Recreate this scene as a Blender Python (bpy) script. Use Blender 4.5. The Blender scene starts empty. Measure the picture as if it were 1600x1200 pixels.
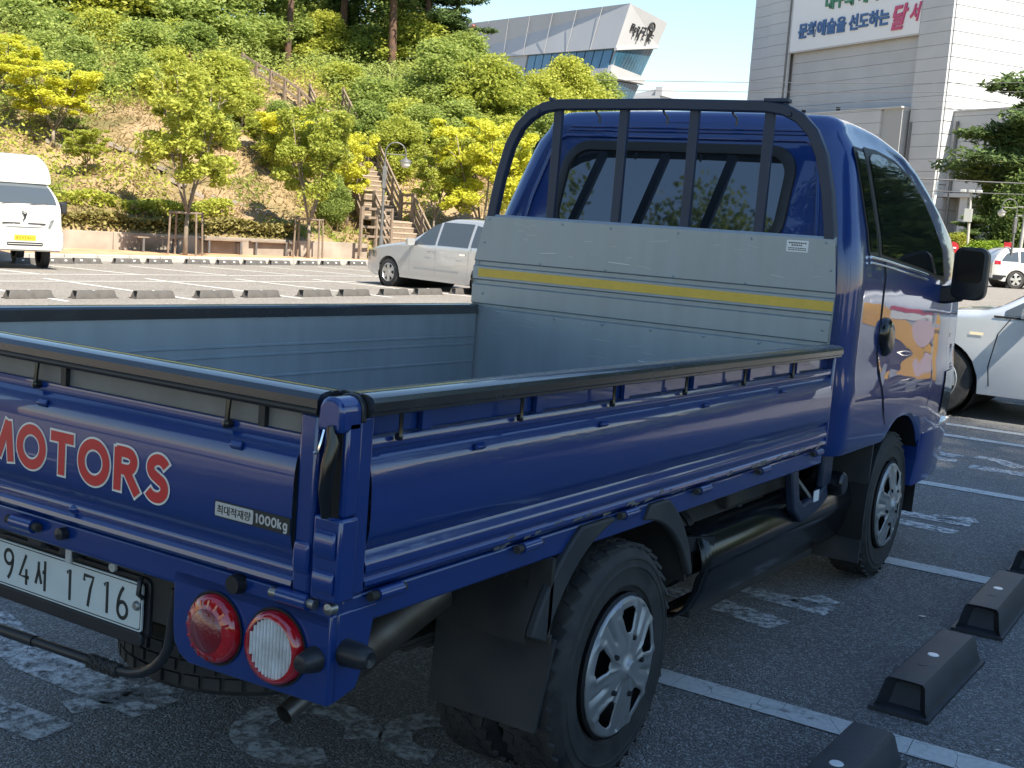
import bpy, math, random
import numpy as np
from mathutils import Matrix, Vector

R = math.radians
sc = bpy.context.scene
COL = sc.collection
rng = random.Random(7)

# ------------------------------------------------------------------ camera
cam = bpy.data.cameras.new('camera'); camo = bpy.data.objects.new('camera', cam); COL.objects.link(camo)
_rt = Vector((.83724777, .54265082, .06742592)); _up = Vector((-.12986627, .07754542, .98849454)); _fw = Vector((-.53117881, .8363712, -.13539677))
camo.matrix_world = Matrix(((_rt.x, _up.x, -_fw.x, 2.29194), (_rt.y, _up.y, -_fw.y, -1.68208), (_rt.z, _up.z, -_fw.z, 1.5386), (0, 0, 0, 1)))
cam.sensor_width = 36; cam.lens = 36 * 1894.9959 / 1600
cam.clip_start = .05; cam.clip_end = 3000
sc.camera = camo

# ------------------------------------------------------------------ light
SUN_AZ = Vector((.93, -.37)).normalized(); SUN_EL = R(50)
w = bpy.data.worlds.new('World'); sc.world = w; w.use_nodes = True
nt = w.node_tree; nt.nodes.clear()
sky = nt.nodes.new('ShaderNodeTexSky'); sky.sky_type = 'NISHITA'; sky.sun_disc = False
sky.sun_elevation = SUN_EL; sky.sun_rotation = math.atan2(SUN_AZ.x, SUN_AZ.y)
sky.air_density = 1.5; sky.dust_density = 0; sky.ozone_density = 4.5; sky.altitude = 0
bg = nt.nodes.new('ShaderNodeBackground'); bg.inputs['Strength'].default_value = .064
wo = nt.nodes.new('ShaderNodeOutputWorld')
nt.links.new(sky.outputs[0], bg.inputs[0]); nt.links.new(bg.outputs[0], wo.inputs[0])
sl = bpy.data.lights.new('sun', 'SUN'); sl.energy = 3.9; sl.angle = R(.55); sl.color = (1, .92, .78)
so = bpy.data.objects.new('sun', sl); COL.objects.link(so)
sd = Vector((SUN_AZ.x * math.cos(SUN_EL), SUN_AZ.y * math.cos(SUN_EL), math.sin(SUN_EL)))
so.rotation_euler = sd.to_track_quat('Z', 'Y').to_euler(); so.location = (20, -10, 30)
sc.view_settings.view_transform = 'Standard'; sc.view_settings.look = 'None'
sc.view_settings.exposure = 1.72; sc.view_settings.gamma = 1; sc.view_settings.use_curve_mapping = False

# ------------------------------------------------------------------ materials
def mat(name, col, rough=.5, metal=0, spec=.5, coat=0, coat_r=.03, var=0, vscale=6, bump=0, bscale=60, col2=None, trans=0, ior=1.5, detail=6, stretch=None, emit=None):
    m = bpy.data.materials.new(name); m.use_nodes = True
    n = m.node_tree; b = n.nodes['Principled BSDF']
    b.inputs['Base Color'].default_value = (*col, 1); b.inputs['Roughness'].default_value = rough
    b.inputs['Metallic'].default_value = metal; b.inputs['Specular IOR Level'].default_value = spec
    b.inputs['Coat Weight'].default_value = coat; b.inputs['Coat Roughness'].default_value = coat_r
    b.inputs['IOR'].default_value = ior
    if trans: b.inputs['Transmission Weight'].default_value = trans
    if emit: b.inputs['Emission Color'].default_value = (*emit, 1); b.inputs['Emission Strength'].default_value = 1
    tc = None
    if var or col2 or bump:
        tc = n.nodes.new('ShaderNodeTexCoord'); mp = n.nodes.new('ShaderNodeMapping')
        n.links.new(tc.outputs['Object'], mp.inputs[0])
        if stretch: mp.inputs['Scale'].default_value = stretch
    if var or col2:
        t = n.nodes.new('ShaderNodeTexNoise'); t.inputs['Scale'].default_value = vscale; t.inputs['Detail'].default_value = detail
        n.links.new(mp.outputs[0], t.inputs['Vector'])
        r = n.nodes.new('ShaderNodeValToRGB'); r.color_ramp.elements[0].position = .32; r.color_ramp.elements[1].position = .68
        c2 = col2 or tuple(min(1, c * (1 + var)) for c in col); c1 = col if col2 else tuple(c * (1 - var) for c in col)
        r.color_ramp.elements[0].color = (*c1, 1); r.color_ramp.elements[1].color = (*c2, 1)
        n.links.new(t.outputs['Fac'], r.inputs[0]); n.links.new(r.outputs[0], b.inputs['Base Color'])
        rr = n.nodes.new('ShaderNodeMapRange'); rr.inputs['To Min'].default_value = rough * .85; rr.inputs['To Max'].default_value = min(1, rough * 1.2)
        n.links.new(t.outputs['Fac'], rr.inputs[0]); n.links.new(rr.outputs[0], b.inputs['Roughness'])
    if bump:
        t = n.nodes.new('ShaderNodeTexNoise'); t.inputs['Scale'].default_value = bscale; t.inputs['Detail'].default_value = 5
        n.links.new(mp.outputs[0], t.inputs['Vector'])
        bm = n.nodes.new('ShaderNodeBump'); bm.inputs['Strength'].default_value = bump; bm.inputs['Distance'].default_value = .02
        n.links.new(t.outputs['Fac'], bm.inputs['Height']); n.links.new(bm.outputs[0], b.inputs['Normal'])
    return m

def asphalt(name, dark, light, scale):
    m = bpy.data.materials.new(name); m.use_nodes = True; n = m.node_tree; L = n.links.new; b = n.nodes['Principled BSDF']
    tc = n.nodes.new('ShaderNodeTexCoord')
    v = n.nodes.new('ShaderNodeTexVoronoi'); v.inputs['Scale'].default_value = scale; L(tc.outputs['Object'], v.inputs['Vector'])
    f = n.nodes.new('ShaderNodeTexNoise'); f.inputs['Scale'].default_value = scale * .6; f.inputs['Detail'].default_value = 8; L(tc.outputs['Object'], f.inputs['Vector'])
    g = n.nodes.new('ShaderNodeTexNoise'); g.inputs['Scale'].default_value = .9; g.inputs['Detail'].default_value = 7; L(tc.outputs['Object'], g.inputs['Vector'])
    r = n.nodes.new('ShaderNodeValToRGB'); r.color_ramp.elements[0].position = .35; r.color_ramp.elements[1].position = .72
    r.color_ramp.elements[0].color = (*dark, 1); r.color_ramp.elements[1].color = (*light, 1)
    mx = n.nodes.new('ShaderNodeMath'); mx.operation = 'MULTIPLY_ADD'; L(g.outputs['Fac'], mx.inputs[0]); mx.inputs[1].default_value = .55
    m2 = n.nodes.new('ShaderNodeMath'); m2.operation = 'MULTIPLY'; L(f.outputs['Fac'], m2.inputs[0]); m2.inputs[1].default_value = .5
    L(m2.outputs[0], mx.inputs[2]); L(mx.outputs[0], r.inputs[0])
    # pale stones in the aggregate
    s = n.nodes.new('ShaderNodeValToRGB'); s.color_ramp.elements[0].position = .62; s.color_ramp.elements[1].position = .9
    cr = n.nodes.new('ShaderNodeSeparateColor'); L(v.outputs['Color'], cr.inputs[0]); L(cr.outputs[0], s.inputs[0])
    mixc = n.nodes.new('ShaderNodeMix'); mixc.data_type = 'RGBA'; mixc.inputs[7].default_value = (light[0] * 2.6, light[1] * 2.6, light[2] * 2.6, 1)
    sm = n.nodes.new('ShaderNodeMath'); sm.operation = 'MULTIPLY'; L(s.outputs[0], sm.inputs[0]); sm.inputs[1].default_value = .5
    L(sm.outputs[0], mixc.inputs[0]); L(r.outputs[0], mixc.inputs[6]); L(mixc.outputs[2], b.inputs['Base Color'])
    b.inputs['Roughness'].default_value = .78; b.inputs['Specular IOR Level'].default_value = .45
    bm = n.nodes.new('ShaderNodeBump'); bm.inputs['Strength'].default_value = 1; bm.inputs['Distance'].default_value = .014
    ad = n.nodes.new('ShaderNodeMath'); ad.operation = 'MULTIPLY_ADD'; L(v.outputs['Distance'], ad.inputs[0]); ad.inputs[1].default_value = -1.2; L(f.outputs['Fac'], ad.inputs[2])
    L(ad.outputs[0], bm.inputs['Height']); L(bm.outputs[0], b.inputs['Normal'])
    return m

def paint_line(name, col, wear=.5, scale=14):
    """road paint worn through to nothing in places (real gaps in the paint film)"""
    m = bpy.data.materials.new(name); m.use_nodes = True; n = m.node_tree; L = n.links.new; b = n.nodes['Principled BSDF']
    tc = n.nodes.new('ShaderNodeTexCoord')
    a = n.nodes.new('ShaderNodeTexNoise'); a.inputs['Scale'].default_value = scale; a.inputs['Detail'].default_value = 9; a.inputs['Roughness'].default_value = .75; L(tc.outputs['Object'], a.inputs['Vector'])
    r = n.nodes.new('ShaderNodeValToRGB'); r.color_ramp.elements[0].position = wear - .09; r.color_ramp.elements[1].position = wear + .09
    L(a.outputs['Fac'], r.inputs[0])
    c = n.nodes.new('ShaderNodeTexVoronoi'); c.feature = 'DISTANCE_TO_EDGE'; c.inputs['Scale'].default_value = 7; L(tc.outputs['Object'], c.inputs['Vector'])
    cr = n.nodes.new('ShaderNodeValToRGB'); cr.color_ramp.elements[0].position = 0; cr.color_ramp.elements[1].position = .008; L(c.outputs['Distance'], cr.inputs[0])
    mm = n.nodes.new('ShaderNodeMath'); mm.operation = 'MULTIPLY'; L(r.outputs[0], mm.inputs[0]); L(cr.outputs[0], mm.inputs[1])
    L(mm.outputs[0], b.inputs['Alpha'])
    b2 = n.nodes.new('ShaderNodeTexNoise'); b2.inputs['Scale'].default_value = 60; L(tc.outputs['Object'], b2.inputs['Vector'])
    cc = n.nodes.new('ShaderNodeValToRGB'); cc.color_ramp.elements[0].color = (*[x * .6 for x in col], 1); cc.color_ramp.elements[1].color = (*col, 1)
    L(b2.outputs['Fac'], cc.inputs[0]); L(cc.outputs[0], b.inputs['Base Color']); b.inputs['Roughness'].default_value = .7
    return m

def leafmat(name, c1, c2, trans=.35):
    m = bpy.data.materials.new(name); m.use_nodes = True; n = m.node_tree; L = n.links.new; n.nodes.remove(n.nodes['Principled BSDF'])
    o = n.nodes['Material Output']; g = n.nodes.new('ShaderNodeNewGeometry'); oi = n.nodes.new('ShaderNodeObjectInfo')
    r = n.nodes.new('ShaderNodeValToRGB'); r.color_ramp.elements[0].color = (*c1, 1); r.color_ramp.elements[1].color = (*c2, 1)
    ad = n.nodes.new('ShaderNodeMath'); ad.operation = 'MULTIPLY_ADD'; L(oi.outputs['Random'], ad.inputs[0]); ad.inputs[1].default_value = .35
    sb = n.nodes.new('ShaderNodeMath'); sb.operation = 'MULTIPLY'; L(g.outputs['Random Per Island'], sb.inputs[0]); sb.inputs[1].default_value = .65
    L(sb.outputs[0], ad.inputs[2]); L(ad.outputs[0], r.inputs[0])
    d = n.nodes.new('ShaderNodeBsdfDiffuse'); t = n.nodes.new('ShaderNodeBsdfTranslucent'); gl = n.nodes.new('ShaderNodeBsdfGlossy'); gl.inputs['Roughness'].default_value = .6
    L(r.outputs[0], d.inputs[0]); L(r.outputs[0], t.inputs[0])
    mx = n.nodes.new('ShaderNodeMixShader'); mx.inputs[0].default_value = trans; L(d.outputs[0], mx.inputs[1]); L(t.outputs[0], mx.inputs[2])
    m2 = n.nodes.new('ShaderNodeMixShader'); m2.inputs[0].default_value = .015; L(mx.outputs[0], m2.inputs[1]); L(gl.outputs[0], m2.inputs[2])
    L(m2.outputs[0], o.inputs[0]); return m

M = {}
def paint(name, col, dust=.10):
    m = mat(name, col, .34, 0, .35, 1, .02); n = m.node_tree; L = n.links.new; b = n.nodes['Principled BSDF']; b.inputs['Coat IOR'].default_value = 1.6
    tc = n.nodes.new('ShaderNodeTexCoord'); mp = n.nodes.new('ShaderNodeMapping'); mp.inputs['Scale'].default_value = (1, 1, 2.5); L(tc.outputs['Object'], mp.inputs[0])
    t = n.nodes.new('ShaderNodeTexNoise'); t.inputs['Scale'].default_value = 3.2; t.inputs['Detail'].default_value = 10; t.inputs['Roughness'].default_value = .7; L(mp.outputs[0], t.inputs['Vector'])
    r = n.nodes.new('ShaderNodeValToRGB'); r.color_ramp.elements[0].position = .48; r.color_ramp.elements[1].position = .80; L(t.outputs['Fac'], r.inputs[0])
    k = n.nodes.new('ShaderNodeMath'); k.operation = 'MULTIPLY'; L(r.outputs[0], k.inputs[0]); k.inputs[1].default_value = dust
    x = n.nodes.new('ShaderNodeMix'); x.data_type = 'RGBA'; x.inputs[6].default_value = (*col, 1); x.inputs[7].default_value = (.16, .15, .135, 1); L(k.outputs[0], x.inputs[0]); L(x.outputs[2], b.inputs['Base Color'])
    q = n.nodes.new('ShaderNodeMapRange'); q.inputs['To Min'].default_value = .015; q.inputs['To Max'].default_value = .16; L(k.outputs[0], q.inputs[0]); L(q.outputs[0], b.inputs['Coat Roughness'])
    w_ = n.nodes.new('ShaderNodeTexNoise'); w_.inputs['Scale'].default_value = 2.2; w_.inputs['Detail'].default_value = 2; L(mp.outputs[0], w_.inputs['Vector'])
    bm = n.nodes.new('ShaderNodeBump'); bm.inputs['Strength'].default_value = .05; bm.inputs['Distance'].default_value = .02; L(w_.outputs['Fac'], bm.inputs['Height']); L(bm.outputs[0], b.inputs['Coat Normal'])
    return m
M['blue'] = paint('blue_paint', (.0004, .027, .165), .045); M['blue2'] = paint('blue_paint_smooth', (.0004, .029, .175), .03)
M['galv'] = mat('galvanised_steel', (.32, .36, .385), .42, .5, .5, var=.06, vscale=3, stretch=(5, 5, .8), bump=.01, bscale=30)
M['galvgap'] = mat('galvanised_back', (.22, .21, .20), .6, .3, .5, var=.15, vscale=9)
M['black'] = mat('black_plastic', (.018, .019, .022), .42, 0, .5, var=.2, vscale=9, bump=.03, bscale=90)
M['gloss'] = mat('gloss_black', (.01, .011, .013), .16, 0, .5, var=.1, vscale=4)
M['under'] = mat('underbody', (.032, .031, .03), .7, 0, .3, col2=(.06, .053, .045), vscale=7)
M['rail'] = mat('rail_cap', (.016, .018, .022), .26, .0, .7, .7, .10, var=.2, vscale=8)
M['cage'] = mat('guard_paint', (.020, .032, .065), .42, .1, .5, var=.12, vscale=8)
M['rubber'] = mat('tyre_rubber', (.020, .020, .022), .68, 0, .4, col2=(.050, .047, .043), vscale=14, bump=.04, bscale=80)
M['flap'] = mat('flap_rubber', (.026, .030, .036), .6, 0, .4, col2=(.055, .054, .052), vscale=6)
M['hub'] = mat('hubcap_silver', (.36, .36, .36), .38, .6, .5, var=.08, vscale=8)
M['chrome'] = mat('chrome', (.8, .8, .8), .1, 1)
M['steel'] = mat('dull_steel', (.35, .34, .32), .4, .9, var=.2, vscale=20)
M['exh'] = mat('exhaust_steel', (.16, .14, .12), .45, .8, col2=(.10, .075, .055), vscale=12)
M['yellow'] = mat('yellow_tape', (.70, .46, .07), .45, 0, .5, var=.06, vscale=20)
M['white'] = mat('white_print', (.78, .78, .76), .5)
M['ink'] = mat('black_print', (.015, .02, .018), .5)
M['redprint'] = mat('red_print', (.62, .035, .03), .35, 0, .4, coat=.3)
M['cream'] = mat('cream_outline', (.80, .76, .68), .35, 0, .4, coat=.3)
M['plate'] = mat('plate_white', (.62, .66, .64), .38, 0, .5, var=.04, vscale=12)
M['silverlabel'] = mat('silver_label', (.55, .55, .53), .35, .3)
M['redlens'] = mat('red_lens', (.42, .006, .012), .08, 0, .6, coat=1, var=.25, vscale=40)
M['redlens2'] = mat('red_lens_centre', (.20, .004, .008), .15, 0, .6, coat=1, bump=.2, bscale=160)
M['clear'] = mat('clear_lens', (.85, .85, .84), .15, .2, .6, coat=1, col2=(.62, .58, .54), vscale=30)
M['glass'] = mat('tinted_glass', (.006, .009, .011), .03, 0, .5, ior=1.75)
M['rearglass'] = mat('rear_glass', (.012, .016, .02), .02, 0, .5, ior=2.3)
M['mirror'] = mat('mirror_face', (.016, .013, .013), .12, 0, .25, ior=1.3)
M['rubtrim'] = mat('window_rubber', (.012, .013, .014), .5)
M['ground_near'] = asphalt('asphalt_near', (.13, .13, .131), (.265, .262, .258), 140)  # near-stall asphalt, base colour raised to make up for weak light in shade
M['ground_far'] = asphalt('asphalt_far', (.17, .155, .135), (.24, .215, .19), 60)
M['line'] = paint_line('line_paint', (.62, .62, .60), .36, 9)
M['linefar'] = paint_line('line_paint_far', (.75, .74, .70), .34, 6)
M['worn'] = paint_line('worn_paint', (.72, .72, .71), .485, 22)
M['concrete'] = mat('concrete', (.20, .17, .14), .85, 0, .3, col2=(.34, .29, .24), vscale=1.3, bump=.15, bscale=20)
M['kerb'] = mat('kerb_stone', (.36, .335, .31), .8, 0, .3, var=.12, vscale=5, bump=.1, bscale=30)
M['pave'] = mat('clay_paving', (.42, .22, .12), .85, 0, .3, col2=(.52, .33, .2), vscale=2, bump=.1, bscale=25)
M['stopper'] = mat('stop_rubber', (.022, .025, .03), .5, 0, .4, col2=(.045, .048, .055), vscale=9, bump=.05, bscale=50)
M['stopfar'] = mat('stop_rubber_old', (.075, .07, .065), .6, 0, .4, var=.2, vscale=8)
M['reflector'] = mat('reflector_white', (.7, .72, .7), .25)
M['reflector_y'] = mat('reflector_yellow', (.7, .5, .08), .25)
M['soil'] = None
M['wood'] = mat('weathered_wood', (.16, .12, .09), .75, 0, .3, col2=(.25, .19, .14), vscale=3, stretch=(1, 6, 6), bump=.1, bscale=30)
M['woodlight'] = mat('pale_tread', (.36, .29, .22), .75, 0, .3, var=.15, vscale=4)
M['stake'] = mat('stake_wood', (.20, .15, .11), .8, 0, .3, var=.25, vscale=6)
M['bark'] = mat('bark', (.17, .13, .10), .9, 0, .2, col2=(.26, .22, .17), vscale=5, stretch=(3, 3, 1), bump=.3, bscale=18)
M['pinebark'] = mat('pine_bark', (.07, .05, .04), .9, 0, .2, col2=(.16, .09, .06), vscale=3, stretch=(3, 3, 1), bump=.3, bscale=14)
M['lamp_metal'] = mat('lamp_post_paint', (.13, .13, .13), .5, .3, var=.1)
M['lamp_glass'] = mat('lamp_glass', (.65, .63, .56), .3)
M['silver'] = mat('silver_car_paint', (.52, .52, .515), .3, .5, .5, 1, .03)
M['ltblue'] = mat('pale_silver_paint', (.56, .59, .63), .32, .4, .5, 1, .04)
M['carwhite'] = mat('white_car_paint', (.52, .51, .49), .3, 0, .5, 1, .03)
M['carglass'] = mat('car_glass', (.055, .068, .08), .05, 0, .5, ior=1.6)  # base lightened to stand in for sky reflection
M['alloy'] = mat('alloy', (.55, .55, .54), .3, .75)
M['headlamp'] = mat('headlamp_lens', (.30, .32, .33), .1, .5, .5, coat=1, var=.5, vscale=18)
M['dark'] = mat('dark_gap', (.008, .008, .009), .7)
M['yplate'] = mat('plate_yellow', (.70, .42, .02), .4)
M['facade'] = mat('facade_panel', (.445, .45, .46), .75, 0, .3, var=.05, vscale=.35, bump=.05, bscale=8)
M['facade2'] = mat('facade_recess', (.40, .405, .415), .75, 0, .3, var=.06, vscale=.4)
M['signwhite'] = mat('sign_face', (.66, .66, .67), .6)
M['joint'] = mat('panel_joint', (.34, .34, .34), .8)
M['green'] = mat('green_letter', (.03, .17, .10), .5)
M['navy'] = mat('navy_letter', (.035, .10, .25), .5)
M['pink'] = mat('crimson_letter', (.45, .05, .14), .5)
M['white_b'] = mat('white_cladding', (.36, .365, .38), .6, 0, .4, var=.04, vscale=.2)
M['curtain'] = mat('curtain_glass', (.03, .10, .16), .08, 0, .6, ior=1.7, var=.4, vscale=.25)
M['mullion'] = mat('mullion', (.55, .57, .58), .5)
M['orange'] = mat('orange_ring', (.40, .13, .10), .5)
M['sign_red'] = mat('sign_red', (.55, .03, .04), .4)
M['wire'] = mat('wire', (.05, .05, .055), .6)
M['polec'] = mat('concrete_pole', (.36, .35, .32), .8, var=.1)
M['gravel'] = mat('lawn_soil', (.16, .17, .05), .9, 0, .2, col2=(.26, .24, .08), vscale=.7)
M['swoosh'] = mat('amber_decal', (.80, .42, .006), .4)
M['pinkdec'] = mat('pale_pink_decal', (.66, .50, .52), .4)

LM = {}
LM['yellow'] = leafmat('yellow_leaf', (.50, .54, .06), (.78, .73, .10), .57)
LM['lime'] = leafmat('lime_leaf', (.30, .36, .06), (.58, .58, .11), .57)
LM['green'] = leafmat('green_leaf', (.20, .28, .07), (.44, .50, .13), .58)
LM['dark'] = leafmat('dark_leaf', (.06, .11, .03), (.19, .25, .06), .4)
LM['pine'] = leafmat('pine_needle', (.06, .11, .045), (.18, .24, .08), .35)
LM['hedge'] = leafmat('hedge_leaf', (.18, .16, .05), (.38, .33, .11), .35)
LM['dry'] = leafmat('dry_grass', (.20, .14, .06), (.38, .28, .14), .35)
LM['grass'] = leafmat('fresh_grass', (.12, .19, .03), (.32, .36, .07), .35)
LM['dome'] = leafmat('clipped_leaf', (.13, .22, .02), (.34, .42, .04), .4)

# ------------------------------------------------------------------ object helpers
def link(name, me, mats, parent=None, smooth=None, kind=None):
    o = bpy.data.objects.new(name, me); COL.objects.link(o)
    if mats is not None:
        for m in (mats if isinstance(mats, (list, tuple)) else [mats]): me.materials.append(m)
    if smooth:
        me.polygons.foreach_set('use_smooth', [True] * len(me.polygons)); me.set_sharp_from_angle(angle=R(smooth))
    if parent: o.parent = parent
    if kind: o['kind'] = kind
    return o

def empty(name, loc=(0, 0, 0), rz=0, scale=1):
    o = bpy.data.objects.new(name, None); COL.objects.link(o); o.location = loc; o.rotation_euler = (0, 0, rz); o.scale = (scale,) * 3
    o.empty_display_size = .2
    return o

def tag(o, label, cat, group=None):
    o['label'] = label; o['category'] = cat
    if group: o['group'] = group
    return o

class B:
    """collects verts and faces, ends as ONE mesh object"""
    def __init__(s): s.v = []; s.f = []; s.mi = []
    def add(s, v, f, mi=0):
        k = len(s.v); s.v += [tuple(p) for p in v]; s.f += [tuple(i + k for i in q) for q in f]; s.mi += [mi] * len(f); return s
    def box(s, c, d, rot=None, mi=0, taper=1):
        x, y, z = [q / 2 for q in d]
        P = [Vector((sx * x * (taper if sz > 0 else 1), sy * y * (taper if sz > 0 else 1), sz * z)) for sz in (-1, 1) for sy in (-1, 1) for sx in (-1, 1)]
        if rot is not None: P = [rot @ p for p in P]
        P = [(p.x + c[0], p.y + c[1], p.z + c[2]) for p in P]
        return s.add(P, [(0, 2, 3, 1), (4, 5, 7, 6), (0, 1, 5, 4), (2, 6, 7, 3), (0, 4, 6, 2), (1, 3, 7, 5)], mi)
    def span(s, a, b, mi=0): return s.box([(a[i] + b[i]) / 2 for i in range(3)], [abs(a[i] - b[i]) for i in range(3)], None, mi)
    def bar(s, a, b, w, h, upv=(0, 0, 1), mi=0):
        a, b = Vector(a), Vector(b); d = (b - a); L = d.length; d.normalize(); u = Vector(upv); r = d.cross(u)
        if r.length < 1e-4: r = d.cross(Vector((1, 0, 0)))
        r.normalize(); u = r.cross(d)
        return s.box((a + b) / 2, (w, L, h), Matrix((r, d, u)).transposed(), mi)
    def loops(s, L, closed=True, cap=(True, True), mi=0):
        n = len(L[0]); k = len(s.v)
        for l in L: s.v += [tuple(p) for p in l]
        f = []
        for i in range(len(L) - 1):
            for j in range(n if closed else n - 1):
                a = k + i * n + j; b = k + i * n + (j + 1) % n; f.append((a, b, b + n, a + n))
        if cap[0]: f.append(tuple(k + j for j in reversed(range(n))))
        if cap[1]: f.append(tuple(k + (len(L) - 1) * n + j for j in range(n)))
        s.f += f; s.mi += [mi] * len(f); return s
    def tube(s, path, r, n=8, cap=True, mi=0):
        P = [Vector(p) for p in path]; rs = r if isinstance(r, (list, tuple)) else [r] * len(P); L = []; prev = None
        for i, p in enumerate(P):
            t = (P[min(i + 1, len(P) - 1)] - P[max(i - 1, 0)]).normalized()
            if prev is None:
                a = Vector((0, 0, 1)) if abs(t.z) < .9 else Vector((1, 0, 0)); u = t.cross(a).normalized()
            else: u = (prev - t * prev.dot(t)).normalized()
            prev = u; v = t.cross(u)
            L.append([p + (u * math.cos(2 * math.pi * k / n) + v * math.sin(2 * math.pi * k / n)) * rs[i] for k in range(n)])
        return s.loops(L, True, (cap, cap), mi)
    def rtube(s, path, w, h, upv, mi=0):
        """rectangular tube along path; w along side, h along upv"""
        P = [Vector(p) for p in path]; U = Vector(upv); L = []
        for i, p in enumerate(P):
            t = (P[min(i + 1, len(P) - 1)] - P[max(i - 1, 0)]).normalized(); r = t.cross(U).normalized()
            L.append([p + r * (a * w / 2) + U * (b * h / 2) for a, b in ((-1, -1), (1, -1), (1, 1), (-1, 1))])
        return s.loops(L, True, (True, True), mi)
    def lathe(s, prof, c=(0, 0, 0), axis='X', n=32, mi=0, closed=False):
        """prof: list of (along, radius)"""
        L = []
        for k in range(n):
            a = 2 * math.pi * k / n; ca, sa = math.cos(a), math.sin(a)
            if axis == 'X': L.append([(c[0] + h, c[1] + r * ca, c[2] + r * sa) for h, r in prof])
            elif axis == 'Y': L.append([(c[0] + r * ca, c[1] + h, c[2] + r * sa) for h, r in prof])
            else: L.append([(c[0] + r * ca, c[1] + r * sa, c[2] + h) for h, r in prof])
        k0 = len(s.v); m = len(prof)
        for l in L: s.v += l
        for i in range(n):
            for j in range(m if closed else m - 1):
                a = k0 + i * m + j; b = k0 + i * m + (j + 1) % m; q = k0 + ((i + 1) % n) * m
                s.f.append((a, b, q + (j + 1) % m, q + j)); s.mi.append(mi)
        return s
    def prism(s, poly, axis, a, b, mi=0):
        """poly of 2-D points, extruded along axis from a to b. X:(y,z) Y:(x,z) Z:(x,y)"""
        def P(q, t): return (t, q[0], q[1]) if axis == 'X' else (q[0], t, q[1]) if axis == 'Y' else (q[0], q[1], t)
        return s.loops([[P(q, a) for q in poly], [P(q, b) for q in poly]], True, (True, True), mi)
    def ribbon(s, prof, axis, a, b, n=1, mi=0):
        def P(q, t): return (t, q[0], q[1]) if axis == 'X' else (q[0], t, q[1]) if axis == 'Y' else (q[0], q[1], t)
        return s.loops([[P(q, a + (b - a) * i / n) for q in prof] for i in range(n + 1)], False, (False, False), mi)
    def obj(s, name, mats, parent=None, smooth=None, bevel=0, kind=None):
        me = bpy.data.meshes.new(name); me.from_pydata(s.v, [], s.f); me.update()
        if any(s.mi): me.polygons.foreach_set('material_index', s.mi)
        import bmesh
        bm = bmesh.new(); bm.from_mesh(me); bmesh.ops.recalc_face_normals(bm, faces=bm.faces); bm.to_mesh(me); bm.free()
        o = link(name, me, mats, parent, smooth, kind)
        if bevel:
            md = o.modifiers.new('bevel', 'BEVEL'); md.width = bevel; md.segments = 2; md.limit_method = 'ANGLE'; md.angle_limit = R(40); md.harden_normals = False
            if not smooth: me.polygons.foreach_set('use_smooth', [True] * len(me.polygons)); me.set_sharp_from_angle(angle=R(40))
        return o

def copy_tree(o, parent=None):
    c = o.copy(); COL.objects.link(c)
    if parent: c.parent = parent
    for ch in list(o.children): copy_tree(ch, c)
    return c

def arc(cx, cy, r, a0, a1, n): return [(cx + r * math.cos(R(a0 + (a1 - a0) * i / n)), cy + r * math.sin(R(a0 + (a1 - a0) * i / n))) for i in range(n + 1)]
def rrect(x0, y0, x1, y1, r, n=4):
    return arc(x1 - r, y1 - r, r, 0, 90, n) + arc(x0 + r, y1 - r, r, 90, 180, n) + arc(x0 + r, y0 + r, r, 180, 270, n) + arc(x1 - r, y0 + r, r, 270, 360, n)

def text(body, name, m, parent, origin, xdir, ydir, width=None, height=None, offset=0, depth=.001, align='LEFT', shear=0):
    """lettering as a thin real mesh; origin = lower left (or centre) of the text"""
    c = bpy.data.curves.new(name, 'FONT'); c.body = body; c.offset = offset; c.resolution_u = 3; c.shear = shear; c.extrude = .001
    t = bpy.data.objects.new(name, c); COL.objects.link(t); bpy.context.view_layer.update()
    me = bpy.data.meshes.new_from_object(t); bpy.data.objects.remove(t); bpy.data.curves.remove(c)
    co = np.zeros(len(me.vertices) * 3); me.vertices.foreach_get('co', co); co = co.reshape(-1, 3)
    mn, mx = co.min(0), co.max(0); sx = sy = 1
    if height: sy = height / (mx[1] - mn[1]); sx = sy
    if width: sx = width / (mx[0] - mn[0]); sy = sy if height else sx
    X = Vector(xdir).normalized(); Y = Vector(ydir).normalized(); Z = X.cross(Y); Og = Vector(origin)
    px = (co[:, 0] - mn[0]) * sx; py = (co[:, 1] - mn[1]) * sy; pz = np.where(co[:, 2] > 0, depth, 0)
    if align == 'CENTER': px -= (mx[0] - mn[0]) * sx / 2; py -= (mx[1] - mn[1]) * sy / 2
    W = np.outer(px, X) + np.outer(py, Y) + np.outer(pz, Z) + np.array(Og)
    me.vertices.foreach_set('co', W.ravel()); me.update()
    me.materials.clear()
    return link(name, me, m, parent)

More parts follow.
